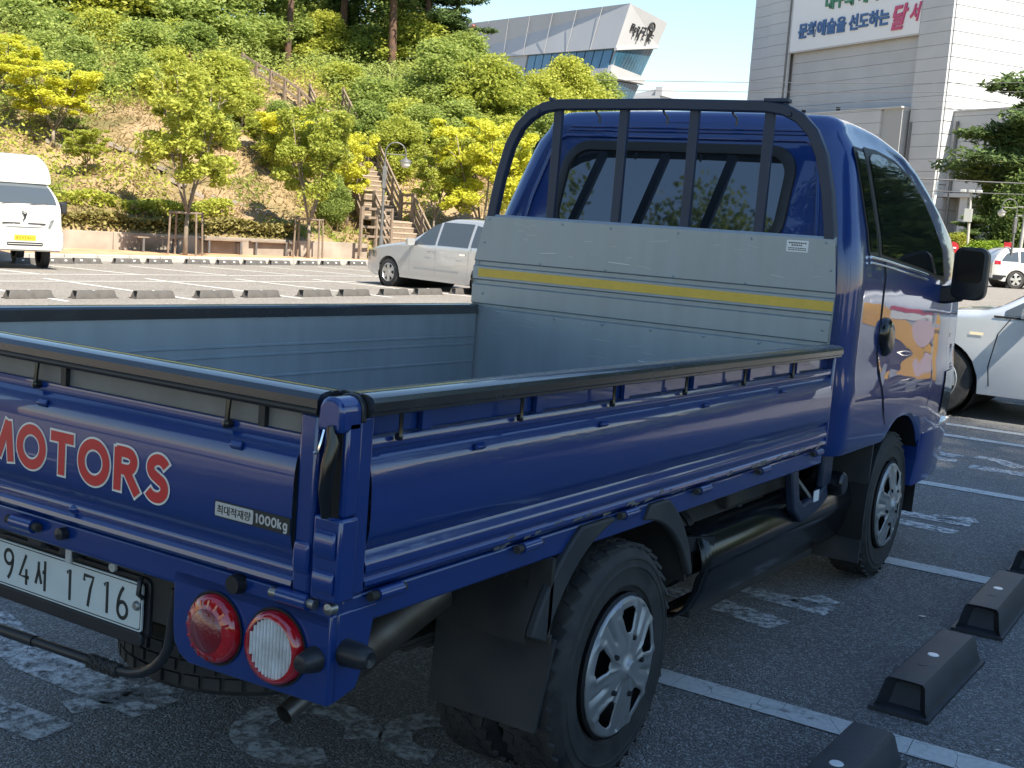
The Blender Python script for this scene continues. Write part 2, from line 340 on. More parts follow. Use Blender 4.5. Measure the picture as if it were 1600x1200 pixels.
# ------------------------------------------------------------------ terrain functions
def gz(x):
    if x > -2: return 0.
    return max(.0168 * (x + 2), -.38)
WALL_A = Vector((-24.9, 31.2)); WALL_U = Vector((-.307, -.952)).normalized(); WALL_N = Vector((-.952, .307)).normalized()
def wdist(x, y): return (Vector((x, y)) - WALL_A).dot(WALL_N)
SP0 = Vector((-24.4, 32.0)); SD = Vector((-.83, .55, 0)).normalized(); SN = Vector((.55, .83, 0)).normalized(); SW = 1.4
def stair_z(d): return -.21 + (.633 * min(max(d - .2, 0), 2.1) + .633 * min(max(d - 3.9, 0), 5.1) + .6 * max(0, d - 10.5))
def sstep(a, b, t):
    t = min(1, max(0, (t - a) / (b - a))); return t * t * (3 - 2 * t)
def hill(x, y):
    d = wdist(x, y)
    if d < .25: return -.4
    base = .24 + .46 * min(d, 15) + .1 * max(0, min(d - 15, 30))
    n = .35 * math.sin(x * .55 + 1.3) * math.cos(y * .43) + .2 * math.sin(x * 1.3 + y * .9) + .12 * math.sin(2.3 * x - 1.7 * y)
    f = 1 - .9 * sstep(48, 95, y)
    h = .3 + (base - .3 + n * min(1, d / 3)) * f
    q = Vector((x, y)) - SP0; sd, ss = q.dot(SD.xy), q.dot(SN.xy)
    if 0 < sd < 13:
        k = sstep(-2.6, -.9, ss) * (1 - sstep(SW + .5, SW + 2.2, ss)) * (1 - sstep(11, 13, sd)); h = h * (1 - k) + min(h, stair_z(sd) - .55) * k
    return h

# ------------------------------------------------------------------ ground sheets
def sheet(name, xs, ys, zf, mats, kind='structure', mi=None, smooth=60):
    v = [(x, y, zf(x, y)) for x in xs for y in ys]; n = len(ys)
    f = [(i * n + j, (i + 1) * n + j, (i + 1) * n + j + 1, i * n + j + 1) for i in range(len(xs) - 1) for j in range(n - 1)]
    me = bpy.data.meshes.new(name); me.from_pydata(v, [], f); me.update()
    o = link(name, me, mats, None, smooth, kind)
    if mi: me.polygons.foreach_set('material_index', [mi((xs[i] + xs[i + 1]) / 2, (ys[j] + ys[j + 1]) / 2) for i in range(len(xs) - 1) for j in range(n - 1)])
    return o
sheet('ground', [-900, -200, -80, -40, -24.7, -2, 40, 900], [-900, -100, -20, 30, 66, 150, 900], lambda x, y: gz(x) - .03, [M['ground_far']])
sheet('parking_lot', [-25.02, -20, -14, -8, -6, -2, 2.4, 14], [-60, -20, -8, 0, 8, 13.8, 25, 40, 64], lambda x, y: gz(x), [M['ground_far'], M['ground_near']],
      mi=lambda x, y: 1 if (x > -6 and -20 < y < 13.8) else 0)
sheet('lawn', [-60, -30, -4, 60], [66, 80, 110, 118], lambda x, y: gz(x) + .12, [M['gravel']])

def soil_mat():
    m = bpy.data.materials.new('dry_slope'); m.use_nodes = True; n = m.node_tree; L = n.links.new; b = n.nodes['Principled BSDF']
    tc = n.nodes.new('ShaderNodeTexCoord')
    a = n.nodes.new('ShaderNodeTexNoise'); a.inputs['Scale'].default_value = .35; a.inputs['Detail'].default_value = 9; L(tc.outputs['Object'], a.inputs['Vector'])
    r = n.nodes.new('ShaderNodeValToRGB'); e = r.color_ramp.elements
    e[0].position = .35; e[0].color = (.13, .11, .04, 1); e[1].position = .62; e[1].color = (.32, .22, .125, 1)
    k = e.new(.48); k.color = (.25, .18, .09, 1)
    L(a.outputs['Fac'], r.inputs[0]); L(r.outputs[0], b.inputs['Base Color']); b.inputs['Roughness'].default_value = .95
    c = n.nodes.new('ShaderNodeTexNoise'); c.inputs['Scale'].default_value = 4; c.inputs['Detail'].default_value = 8; L(tc.outputs['Object'], c.inputs['Vector'])
    bm = n.nodes.new('ShaderNodeBump'); bm.inputs['Strength'].default_value = .8; bm.inputs['Distance'].default_value = .2; L(c.outputs['Fac'], bm.inputs['Height']); L(bm.outputs[0], b.inputs['Normal'])
    return m
M['soil'] = soil_mat()
def hill_sheet():
    # grid in wall coordinates so that its front edge runs along the back of the wall
    ts = [-70 + 1.25 * i for i in range(133)]; ds = [.12, .26] + [.35 + .9 * i for i in range(24)] + [24, 28, 34, 42, 55]
    v = []
    for t in ts:
        for d in ds:
            p = WALL_A - WALL_U * t + WALL_N * d; v.append((p.x, p.y, hill(p.x, p.y)))
    n = len(ds); f = [(i * n + j, i * n + j + 1, (i + 1) * n + j + 1, (i + 1) * n + j) for i in range(len(ts) - 1) for j in range(n - 1)]
    me = bpy.data.meshes.new('hillside'); me.from_pydata(v, [], f); me.update(); return link('hillside', me, M['soil'], None, 80, 'structure')
hill_sheet()
# pavement strip between kerb and wall
def pavement():
    b = B(); pts = []
    for i in range(24):
        y = -30 + 4 * i; xk = -25.75 + .089 * (y - 15); t = (y - WALL_A.y) / -WALL_U.y
        p = WALL_A - WALL_U * t; xw = min(p.x, xk - .4) if y < 31 else min(xk - 1.2, p.x - .5 * (y - 31)); pts.append((xk, xw, y))
    for a, c in zip(pts, pts[1:]):
        b.add([(a[0], a[2], -.215), (a[1], a[2], -.215), (c[1], c[2], -.215), (c[0], c[2], -.215)], [(0, 1, 2, 3)])
    return b.obj('pavement', M['pave'], kind='structure')
pavement()

# painted lines ---------------------------------------------------------------
def strip(name, a, c, wd, m, z=.004):
    a, c = Vector(a), Vector(c); d = (c - a).normalized(); nrm = Vector((-d.y, d.x)) * wd / 2; b = B(); k = max(1, int((c - a).length / 2))
    for i in range(k):
        p, q = a.lerp(c, i / k), a.lerp(c, (i + 1) / k)
        P = [p - nrm, q - nrm, q + nrm, p + nrm]
        b.add([(v.x, v.y, gz(v.x) + z) for v in P], [(0, 1, 2, 3)])
    return b.obj(name, m, kind='structure')
for y in (-2.36, -.16, 2.04, 4.23, 6.40, 8.65, 9.31, 11.5):
    strip('parking_line', (-3.6, y), (2.05, y), .13, M['line'])
FU = Vector((.12, .993)).normalized()                     # direction of the far rows
for k in range(-3, 12):
    q = Vector((-13.95, 10.75)) + FU * (2.33 * k - .35)
    strip('parking_line', q + Vector((-4.9, .9)), q + Vector((.5, -.1)), .11, M['linefar'])
strip('parking_line', Vector((-18.75, 5)) - FU * 8, Vector((-18.75, 5)) + FU * 36, .11, M['linefar'])
for k in range(-4, 12):
    q = Vector((-24.3, 17.0)) + FU * (2.4 * k)
    strip('parking_line', q, q + Vector((4.9, -.2)), .11, M['linefar'])
strip('parking_line', Vector((-19.5, 17.0)) - FU * 14, Vector((-19.5, 17.0)) + FU * 26, .11, M['linefar'])
# worn stencilled letters on the stall floors
def stroke(pts, wd, z=.004, arcn=0):
    b = B(); P = [Vector(p) for p in pts]; L = []
    for i, p in enumerate(P):
        t = (P[min(i + 1, len(P) - 1)] - P[max(i - 1, 0)]).normalized(); nrm = Vector((-t.y, t.x)) * wd / 2
        L.append([(p.x - nrm.x, p.y - nrm.y, z), (p.x + nrm.x, p.y + nrm.y, z)])
    return b.loops(L, False, (False, False)).obj('worn_marking', M['worn'], kind='structure')
for s_, w_ in (([(-.05, 3.0), (.3, 2.98), (.74, 2.87)], .16), ([(.2, 3.32), (.5, 3.22), (.84, 3.2)], .15), ([(.70, 3.2), (.78, 3.38)], .12),
               ([(.15, 5.48), (.5, 5.36), (.93, 5.38)], .14), ([(.15, 5.22), (.5, 5.14), (.91, 5.10)], .13), ([(.72, 5.42), (.93, 5.52)], .12),
               ([(-.2, 7.62), (.1, 7.7), (.36, 7.64)], .16), ([(-.2, 7.38), (.1, 7.42), (.38, 7.44)], .14), ([(.5, 7.3), (.9, 7.32), (1.3, 7.3)], .17), ([(.45, 7.78), (.62, 7.74), (.8, 7.56)], .15),
               ([(-1.5, .86), (-1.0, .72), (-.42, .72)], .17), ([(-1.3, .45), (-.9, .4), (-.5, .42)], .14), ([(-1.6, 1.15), (-1.2, 1.1)], .13), ([(-.62, .55), (-.5, .9)], .1),
               (arc(.02, .9, .17, 20, 330, 16), .11), (arc(.34, 1.12, .13, 100, 300, 10), .1), ([(.35, .55), (.6, .7), (.85, .72)], .14), ([(.5, .35), (.95, .4)], .12)):
    stroke(s_, w_)

# ================================================================== THE BLUE TRUCK
truck = empty('pickup_truck', (0, 0, .00686)); truck.rotation_euler = (-.018736, 0, 0)
tag(truck, 'blue flatbed pickup truck seen from behind with galvanised open bed and dark headboard guard', 'truck')

def gate_profile(s):
    """outer skin (offset outwards o, height z) of a drop side"""
    return [(.000, 1.100), (.010, 1.098), (.013, 1.090), (.013, 1.080), (.004, 1.074), (.003, 1.066), (.012, 1.058), (.018, 1.035), (.022, 1.005), (.0235, .96), (.0225, .92),
            (.018, .897), (.010, .887), (.007, .878), (.010, .868), (.017, .860), (.020, .846), (.019, .838), (.012, .832), (.012, .826), (.019, .820), (.020, .812), (.014, .802), (.004, .797), (-.012, .795)]
# ---- side gates
for sgn in (1, -1):
    b = B(); prof = [(sgn * (.842 + o), z) for o, z in gate_profile(1)]
    b.ribbon(prof, 'Y', .075, 2.815, 12)
    g = b.obj('side_gate', M['blue'], truck, smooth=35)
    if sgn > 0: g['label'] = 'long blue drop side with scuffed lower edge'
    for y0, y1 in ((.032, .075), (2.815, 2.835)): B().span((sgn * .812, y0, .798), (sgn * .862, y1, 1.146)).obj('gate_end', M['blue'], g, bevel=.006)
    B().span((sgn * .808, .03, .80), (sgn * .820, 2.835, 1.150)).obj('inner_lining', M['galv'], g)
    for z in (1.01, 1.045, .93):
        B().prism([(sgn * .808, z - .006), (sgn * .803, z - .003), (sgn * .803, z + .003), (sgn * .808, z + .006)], 'Y', .05, 2.82).obj('lining_rib', M['galv'], g)
    rail = [(.803, 1.146), (.803, 1.180), (.808, 1.187), (.822, 1.189), (.825, 1.1865), (.829, 1.1865), (.832, 1.189), (.845, 1.189), (.848, 1.1865), (.852, 1.1865), (.855, 1.189), (.868, 1.188), (.880, 1.183), (.885, 1.174), (.885, 1.158), (.879, 1.154), (.879, 1.148), (.870, 1.144)]
    B().prism([(sgn * x, z) for x, z in rail], 'Y', .041, 2.84).obj('top_rail', M['rail'], g, smooth=25)
    if sgn > 0:
        for k in range(6):
            y = .147 + .4405 * k
            B().tube([(.868, y, 1.150), (.868, y, 1.104), (.870, y, 1.098)], .0042, 6).obj('rope_hook', M['gloss'], g, smooth=50)
            h = B().lathe([(-.008, .001), (-.006, .0075), (.004, .0075), (.006, .001)], (.866, y, 1.098), 'X', 10); h.obj('hook_bolt', M['gloss'], g, smooth=50)
            if k < 6: B().span((.835, y + .10, 1.10), (.846, y + .13, 1.148)).obj('rail_post', M['blue'], g)
        for y in (.42, .98, 1.62, 2.27): B().prism([(.858, 1.057), (.873, 1.050), (.862, 1.040)], 'Y', y, y + .035).obj('drain_lip', M['blue2'], g, bevel=.002)
        # paint knocked off along the bottom edge
    B().span((sgn * .822, .05, 1.10), (sgn * .832, 2.82, 1.148)).obj('slot_backing', M['galvgap'] if sgn < 0 else M['blue'], g)
    for k, y in enumerate((.16, .69, 1.20, 1.69, 2.19, 2.74)):
        hb = B().lathe([(-.045, .001), (-.045, .0135), (.03, .0135), (.03, .001)], (sgn * .862, y, .786), 'Y', 12); h = hb.obj('hinge', M['blue2'], g, smooth=40)
        B().lathe([(-.066, .001), (-.066, .0095), (-.045, .0095), (.042, .0095), (.042, .001)], (sgn * .862, y, .786), 'Y', 10).obj('hinge_pin', M['under'], g, smooth=40)

# scuffs along lower flange: thin bright chips as real flakes of bare metal
sc_r = random.Random(3); bb = B()
for _ in range(46):
    y = sc_r.uniform(.5, 2.8); z = sc_r.choice((.806, .803, .812, .818)) + sc_r.uniform(-.003, .004); l = sc_r.uniform(.01, .06); h = sc_r.uniform(.002, .007)
    x = .842 + np.interp(z, [.797, .802, .812, .820], [.004, .014, .020, .019]) + .0012
    bb.add([(x, y, z - h), (x, y + l, z - h * .3), (x + .0002, y + l * .8, z + h), (x, y + l * .2, z + h * .6)], [(0, 1, 2, 3)])
bb.obj('paint_scuffs', M['steel'], truck, kind='stuff')

# ---- bed floor, sills
B().span((-.81, .04, .79), (.81, 2.84, .82)).obj('bed_floor', M['galv'], truck)
for sgn in (1, -1): B().span((sgn * .79, .03, .728), (sgn * .846, 2.84, .792)).obj('bed_sill', M['blue'] if sgn < 0 else M['blue'], truck, bevel=.006)
B().prism([(.0, .792), (.0, .735), (.012, .727), (.07, .727), (.07, .792)], 'X', -.8445, .8445).obj('rear_sill', M['blue'], truck, bevel=.005)
for x in (-.62, -.2, .2, .62): B().span((x - .03, .07, .70), (x + .03, 2.8, .79)).obj('bed_bearer', M['under'], truck)
for y in (.35, .8, 1.6, 2.1, 2.6): B().span((-.80, y - .03, .71), (.80, y + .03, .785)).obj('cross_bearer', M['under'], truck)

# ---- tailgate
b = B(); prof = [(-(o) + .004, z) for o, z in [(.000, 1.100), (.004, 1.098), (.006, 1.085), (.004, 1.078), (.012, 1.068), (.020, 1.050), (.0235, 1.03), (.025, 1.010), (.0255, .95), (.0245, .90),
      (.020, .880), (.012, .868), (.006, .858), (.006, .850), (.012, .842), (.013, .834), (.008, .828), (.008, .822), (.016, .815), (.018, .806), (.012, .798), (.0, .795), (-.014, .795)]]
b.ribbon(prof, 'X', -.752, .752, 10)
tg = b.obj('tailgate', M['blue'], truck, smooth=35)
for sgn in (1, -1):
    B().span((sgn * .752, -.014, .797), (sgn * .799, .03, 1.146)).obj('gate_end', M['blue'], tg, bevel=.008)
    B().prism([(.0, .90), (-.0185, .90), (-.021, .885), (-.021, .85), (-.016, .835), (.0, .835)], 'X', sgn * .757, sgn * .797).obj('corner_boss', M['blue2'], tg, bevel=.006)
B().span((-.80, .022, .80), (.80, .034, 1.15)).obj('inner_lining', M['galv'], tg)
B().span((-.75, .008, 1.10), (.75, .02, 1.148)).obj('slot_backing', M['galvgap'], tg)
rail = [(.062, 1.146), (.062, 1.180), (.057, 1.187), (.045, 1.189), (.041, 1.1865), (.037, 1.1865), (.034, 1.189), (.022, 1.189), (.018, 1.1865), (.014, 1.1865), (.011, 1.189), (-.002, 1.188), (-.016, 1.184), (-.024, 1.174), (-.024, 1.158), (-.018, 1.153), (-.018, 1.147), (-.008, 1.143)]
B().prism(rail, 'X', -.802, .802).obj('top_rail', M['rail'], tg, smooth=25)
B().tube([(-.80, -.016, 1.150), (.80, -.016, 1.150)], .008, 8).obj('rail_seal', M['black'], tg, smooth=50)
for x in (-.64, -.04, .56):
    B().tube([(x, -.008, 1.150), (x, -.012, 1.115), (x, -.013, 1.092)], .0055, 6).obj('rope_hook', M['gloss'], tg, smooth=50)
    B().lathe([(-.012, .001), (-.009, .009), (.006, .009)], (x, -.008, 1.092), 'Y', 10).obj('hook_bolt', M['gloss'], tg, smooth=50)
    B().span((x + .075, -.004, 1.10), (x + .092, .01, 1.148)).obj('rail_post', M['black'], tg)
    B().prism([(-.014, 1.066), (-.026, 1.056), (-.018, 1.046)], 'X', x - .02 + .04, x + .05).obj('drain_lip', M['blue2'], tg, bevel=.002)
O_ = [(.5 + .40 * math.cos(R(t)), .5 + .43 * math.sin(R(t))) for t in range(90, 451, 12)]
S_ = [(.84, .80), (.74, .88), (.58, .93), (.40, .91), (.25, .82), (.22, .69), (.32, .58), (.52, .50), (.72, .42), (.80, .30), (.76, .17), (.62, .08), (.44, .06), (.26, .10), (.14, .18)]
GL = {'M': (1.12, [[(.06, 0), (.17, 1)], [(.17, 1), (.5, .10)], [(.5, .10), (.83, 1)], [(.83, 1), (.94, 0)]]), 'O': (1.06, [O_]), 'T': (.86, [[(.03, .91), (.97, .91)], [(.5, .95), (.5, 0)]]),
      'R': (.86, [[(.14, 0), (.14, 1)], [(.10, .92), (.50, .92), (.68, .86), (.75, .73), (.69, .59), (.52, .52), (.14, .52)], [(.44, .54), (.92, .0)]]), 'S': (.78, [S_]),
      '1': (.42, [[(.10, .80), (.55, .96)], [(.55, 1), (.55, 0)]]), '0': (.80, [O_]), 'k': (.66, [[(.14, 0), (.14, 1)], [(.16, .30), (.80, .70)], [(.36, .42), (.86, 0)]]),
      'g': (.70, [[(.5 + .34 * math.cos(R(t)), .36 + .31 * math.sin(R(t))) for t in range(0, 361, 20)], [(.84, .70), (.84, -.06), (.74, -.22), (.5, -.27), (.22, -.20)]])}
def smooth_path(p):
    if len(p) < 5: return p
    o = []
    for i in range(len(p) - 1):
        a, b_, c_, d_ = p[max(i - 1, 0)], p[i], p[i + 1], p[min(i + 2, len(p) - 1)]
        for t in (0, .33, .67): o.append(tuple(.5 * (2 * b_[k] + (c_[k] - a[k]) * t + (2 * a[k] - 5 * b_[k] + 4 * c_[k] - d_[k]) * t * t + (3 * b_[k] - a[k] - 3 * c_[k] + d_[k]) * t ** 3) for k in (0, 1)))
    return o + [p[-1]]
def stroke_text(body, x0, z0, wd, ht, y, sw, m, name, parent, gap=.10, ext=0):
    tot = sum(GL[c][0] for c in body) + gap * (len(body) - 1); u = wd / tot; x = x0; lv = 0
    for c in body:
        b = B(); w_ = GL[c][0] * u
        for path in (smooth_path(q_) for q_ in GL[c][1]):
            P = [Vector((x + q[0] * w_, 0, z0 + q[1] * ht)) for q in path]; cl = (P[0] - P[-1]).length < 1e-5; L = []; lv += 1; n = len(P)
            if ext and not cl: P[0] = P[0] + (P[0] - P[1]).normalized() * ext; P[-1] = P[-1] + (P[-1] - P[-2]).normalized() * ext
            for i, p in enumerate(P):
                t = (P[(i + 1) % n if not cl else (i + 1 if i < n - 1 else 1)] - P[i - 1 if i else (n - 2 if cl else 0)]) if (cl or 0 < i < n - 1) else (P[1] - P[0] if i == 0 else P[-1] - P[-2])
                t.normalize(); nn = Vector((-t.z, 0, t.x)) * sw / 2; yy = y - .00004 * lv
                L.append([(p.x - nn.x, yy, p.z - nn.z), (p.x + nn.x, yy, p.z + nn.z)])
            b.loops(L, False, (False, False))
        b.obj(name, m, parent); x += w_ + gap * u
stroke_text('MOTORS', -.208, .906, .625, .092, -.0220, .0315, M['cream'], 'letter_outline', tg, .16, .005)
stroke_text('MOTORS', -.208, .906, .625, .092, -.0232, .0225, M['redprint'], 'letter', tg, .16)
# payload plate
B().prism(rrect(.549, .906, .751, .939, .004), 'Y', -.0235, -.0215).obj('payload_label', M['ink'], tg)
B().prism(rrect(.5515, .9085, .655, .9365, .003), 'Y', -.0245, -.0230).obj('payload_label_field', M['silverlabel'], tg)
text('최대적재량', 'label_lettering', M['ink'], tg, (.603, -.0246, .9225), (1, 0, 0), (0, 0, 1), width=.092, height=.018, depth=.0005, align='CENTER', offset=.01)
stroke_text('1000kg', .661, .914, .084, .0185, -.0240, .0040, M['silverlabel'], 'label_letter', tg, .16)
for x in (.76, -.02 - .05, -.76):
    B().lathe([(-.036, .001), (-.036, .016), (.040, .016), (.040, .001)], (x, -.012, .783 if abs(x) > .5 else .768), 'X', 12).obj('hinge', M['blue2'], tg, smooth=40)
    B().lathe([(-.058, .001), (-.058, .010), (-.036, .010), (.056, .010), (.056, .001)], (x, -.012, .783 if abs(x) > .5 else .768), 'X', 10).obj('hinge_pin', M['steel'] if x > .5 else M['under'], tg, smooth=40)
B().lathe([(-.022, .001), (-.022, .018), (-.004, .021), (.004, .021)], (.605, 0, .776), 'Y', 14).obj('rubber_stop', M['black'], tg, smooth=40)
B().lathe([(-.018, .001), (-.014, .014), (.004, .014)], (.065, -.006, .770), 'Y', 12).obj('rubber_stop', M['black'], tg, smooth=40)
B().lathe([(-.018, .001), (-.012, .008), (.0, .013), (.006, .016)], (.10, -.002, .832), 'Y', 12).obj('rivet_head', M['blue2'], tg, smooth=60)

# ---- corner posts with over-centre latch
for sgn in (1, -1):
    b = B(); b.span((sgn * .806, -.006, .957), (sgn * .866, .036, 1.14)); b.span((sgn * .803, -.018, .795), (sgn * .872, .034, .957))
    p = b.obj('corner_post', M['blue'], truck, bevel=.006)
    B().prism([(sgn * x, z) for x, z in ([(.806, 1.118), (.866, 1.118)] + arc(.840, 1.158, .026, 0, 90, 5) + arc(.832, 1.158, .026, 90, 180, 5))], 'Y', -.026, .034).obj('post_cap', M['blue2'], p, bevel=.008)
    B().prism([(sgn * x, z) for x, z in ([(.8025, 1.135), (.8695, 1.135)] + arc(.8405, 1.1585, .029, 0, 90, 5) + arc(.8315, 1.1585, .029, 90, 180, 5))], 'Y', .028, .041).obj('cap_rim', M['black'], p, bevel=.003)
    B().tube([(sgn * .842, -.030, 1.132), (sgn * .846, -.024, 1.10), (sgn * .846, -.034, 1.06), (sgn * .843, -.036, 1.01), (sgn * .842, -.028, .96)], [.007, .013, .014, .013, .009], 10).obj('latch_lever', M['gloss'], p, smooth=50)
    B().tube([(sgn * .826, -.028, 1.122), (sgn * .827, -.036, 1.10), (sgn * .824, -.040, 1.082), (sgn * .817, -.042, 1.078)], .0035, 6).obj('latch_hook', M['chrome'], p, smooth=50)
    B().span((sgn * .820, -.010, .955), (sgn * .855, -.002, 1.118)).obj('latch_recess', M['dark'], p)
    B().prism([(-.018, .935), (-.026, .925), (-.026, .89), (-.018, .875)], 'X', sgn * .812, sgn * .864).obj('post_boss', M['blue2'], p, bevel=.005)
    B().prism([(-.018, .858), (-.025, .848), (-.025, .818), (-.018, .808)], 'X', sgn * .812, sgn * .864).obj('post_boss', M['blue2'], p, bevel=.005)
    B().lathe([(-.018, .001), (-.014, .011), (.002, .013)], (sgn * .852, -.004, .783), 'Y', 10).obj('post_bolt', M['steel'], p, smooth=40)

# ---- tail lamp panels
for sgn in (1, -1):
    poly = [(.416, .765), (.419, .640)] + [(.424, .612), (.440, .588), (.470, .574)] + [(.848, .585), (.848, .765)]
    b = B().prism([(sgn * x, z) for x, z in poly], 'Y', .0, .02)
    b.prism([(.02, .765), (.135, .765), (.115, .666), (.085, .60), (.02, .585)], 'X', sgn * .832, sgn * .848)
    lp = b.obj('lamp_panel', M['blue'], truck, bevel=.004)
    B().lathe([(0, .076), (-.003, .077), (-.003, .072), (0, .071)], (sgn * .546, -.001, .669), 'Y', 36).obj('lamp_gasket', M['dark'], lp, smooth=40)
    tl = B().lathe([(0, .071), (-.010, .070), (-.020, .063), (-.025, .050), (-.027, .045)], (sgn * .546, -.002, .669), 'Y', 36).obj('tail_lamp', M['redlens'], lp, smooth=60)
    B().lathe([(0, .045), (-.004, .042), (-.0045, .001)], (sgn * .546, -.028, .669), 'Y', 30).obj('lens_centre', M['redlens2'], lp, smooth=60)
    for k in range(16):
        a = 2 * math.pi * k / 16
        B().bar((sgn * .546 + .047 * math.cos(a), -.0265, .669 + .047 * math.sin(a)), (sgn * .546 + .062 * math.cos(a), -.0225, .669 + .062 * math.sin(a)), .005, .003, (0, 1, 0)).obj('lens_rib', M['redlens'], lp)
    B().lathe([(0, .078), (-.003, .079), (-.003, .074), (0, .073)], (sgn * .714, -.001, .672), 'Y', 36).obj('lamp_gasket', M['dark'], lp, smooth=40)
    B().lathe([(0, .073), (-.012, .072), (-.020, .067), (-.022, .060), (-.014, .058)], (sgn * .714, -.002, .672), 'Y', 36).obj('reverse_lamp', M['redlens'], lp, smooth=50)
    b = B(); n = 13                                           # ribbed clear lens: each rib is a half round
    for k in range(n):
        x0 = -.0585 + .117 * (k + .5) / n; hh = math.sqrt(max(1e-6, .0588 ** 2 - x0 * x0)); rr = .117 / n / 2 * .80
        b.loops([[(sgn * .714 + x0 + rr * math.cos(R(t)), -.016 - rr * 1.1 * math.sin(R(t)), z) for t in (0, 45, 90, 135, 180)] for z in (.672 - hh, .672, .672 + hh)], False, (False, False))
    b.obj('ribbed_lens', M['clear'], lp, smooth=60)
    B().lathe([(-.044, .001), (-.045, .007), (-.042, .016), (-.036, .019), (-.014, .024), (0, .026)], (sgn * .812, 0, .672), 'Y', 18).obj('rubber_buffer', M['black'], lp, smooth=35)
    B().lathe([(0, .027), (sgn * .036, .025), (sgn * .056, .022), (sgn * .064, .016), (sgn * .061, .008), (sgn * .058, .001)], (sgn * .848, .045, .684), 'X', 18).obj('rubber_buffer', M['black'], lp, smooth=35)

# ---- number plate, underrun bar, spare wheel
hp = B().prism(rrect(-.272, .556, .272, .695, .02), 'Y', .066, .08).obj('plate_holder', M['black'], truck, bevel=.003)
B().prism(rrect(-.30, .540, .262, .572, .01), 'Y', .054, .066).obj('holder_strip', M['black'], hp, bevel=.003)
B().prism(rrect(-.26, .574, .26, .684, .008), 'Y', .0555, .060).obj('number_plate', M['plate'], hp)
fr = B(); o_, i_ = rrect(-.2565, .5775, .2565, .6805, .007), rrect(-.254, .580, .254, .678, .006)
fr.loops([[(x, .0552, z) for x, z in o_], [(x, .0552, z) for x, z in i_]], True, (False, False)); fr.obj('plate_border', M['ink'], hp)
def glyph(pl, cx, w_=.009):
    b = B()
    for path in pl:
        P = [Vector((cx + x * .036, 0, .629 + z * .074)) for x, z in path]; L = []
        for i, p in enumerate(P):
            t = (P[min(i + 1, len(P) - 1)] - P[max(i - 1, 0)]).normalized(); n_ = Vector((-t.z, 0, t.x)) * w_ / 2
            L.append([(p.x - n_.x, .0549, p.z - n_.z), (p.x + n_.x, .0549, p.z + n_.z)])
        b.loops(L, False, (False, False))
    b.obj('plate_character', M['ink'], hp)
ring = lambda cx, cz, rx, rz, a0=0, a1=360, n=20: [(cx + rx * math.cos(R(a0 + (a1 - a0) * i / n)), cz + rz * math.sin(R(a0 + (a1 - a0) * i / n))) for i in range(n + 1)]
glyph([ring(0, .24, .44, .23), ring(-.9, .24, 1.34, .9, -2, -52, 8)], -.214)                      # 9
glyph([[(.18, .48), (-.48, -.24), (.5, -.24)], [(.22, .02), (.22, -.5)]], -.154)                  # 4
glyph([[(-.22, .40), (-.26, .1), (-.52, -.34)], [(-.24, .16), (.08, -.30)], [(.42, .48), (.42, -.5)], [(.16, .1), (.42, .1)]], -.092)   # 서
glyph([[(-.24, .34), (.06, .48), (.06, -.5)]], .012)                                               # 1
glyph([[(-.44, .28), (-.44, .46), (.44, .46), (.16, .06), (-.04, -.5)]], .080)                     # 7
glyph([[(-.24, .34), (.06, .48), (.06, -.5)]], .142)                                               # 1
glyph([ring(0, -.24, .44, .25), ring(.9, -.24, 1.34, .9, 178, 128, 8)], .196)                      # 6
B().lathe([(-.006, .001), (-.006, .007), (-.003, .010), (.002, .012)], (.243, .054, .632), 'Y', 14).obj('plate_seal', M['steel'], hp, smooth=40)
for x in (-.085, .03): B().span((x - .03, .03, .700), (x + .03, .075, .745)).obj('plate_lamp', M['black'], hp, bevel=.008)
B().span((.03, .026, .69), (.05, .034, .735)).obj('plate_lamp_lens', M['silverlabel'], hp, bevel=.003)
B().lathe([(-.004, .001), (-.004, .011), (.002, .012)], (.155, .06, .700), 'Y', 14).obj('push_button', M['silverlabel'], hp, smooth=40)
B().span((-.40, .075, .60), (.40, .10, .735)).obj('plate_backing', M['under'], truck)
B().tube([(.255, .055, .700), (.262, .045, .69), (.262, .042, .665), (.27, .05, .655)], .006, 6).obj('cable_loop', M['black'], truck, smooth=50)
ub = B().tube([(-.95, .05, .458), (-.24, .05, .462), (.20, .05, .474)] + [(.20 + .16 * math.sin(R(a)), .05, .474 + .125 * (1 - math.cos(R(a)))) for a in (15, 30, 45, 60, 75, 90)] + [(.372, .05, .70)], .0115, 10).obj('underrun_bar', M['black'], truck, smooth=50)
b = B().tube([(.10, .05, .4705), (.20, .05, .474)], .0145, 10)
for i in range(7):
    for k in range(8):
        a = 2 * math.pi * (k + .5 * (i % 2)) / 8; b.box((.106 + .0145 * i, .05 + .0142 * math.cos(a), .4712 + .0142 * math.sin(a)), (.010, .005, .005))
b.obj('rubber_sleeve', M['rubber'], ub)
B().tube([(-.24, .05, .462), (-.10, .05, .466)], .014, 10).obj('bar_sleeve', M['black'], ub, smooth=50)

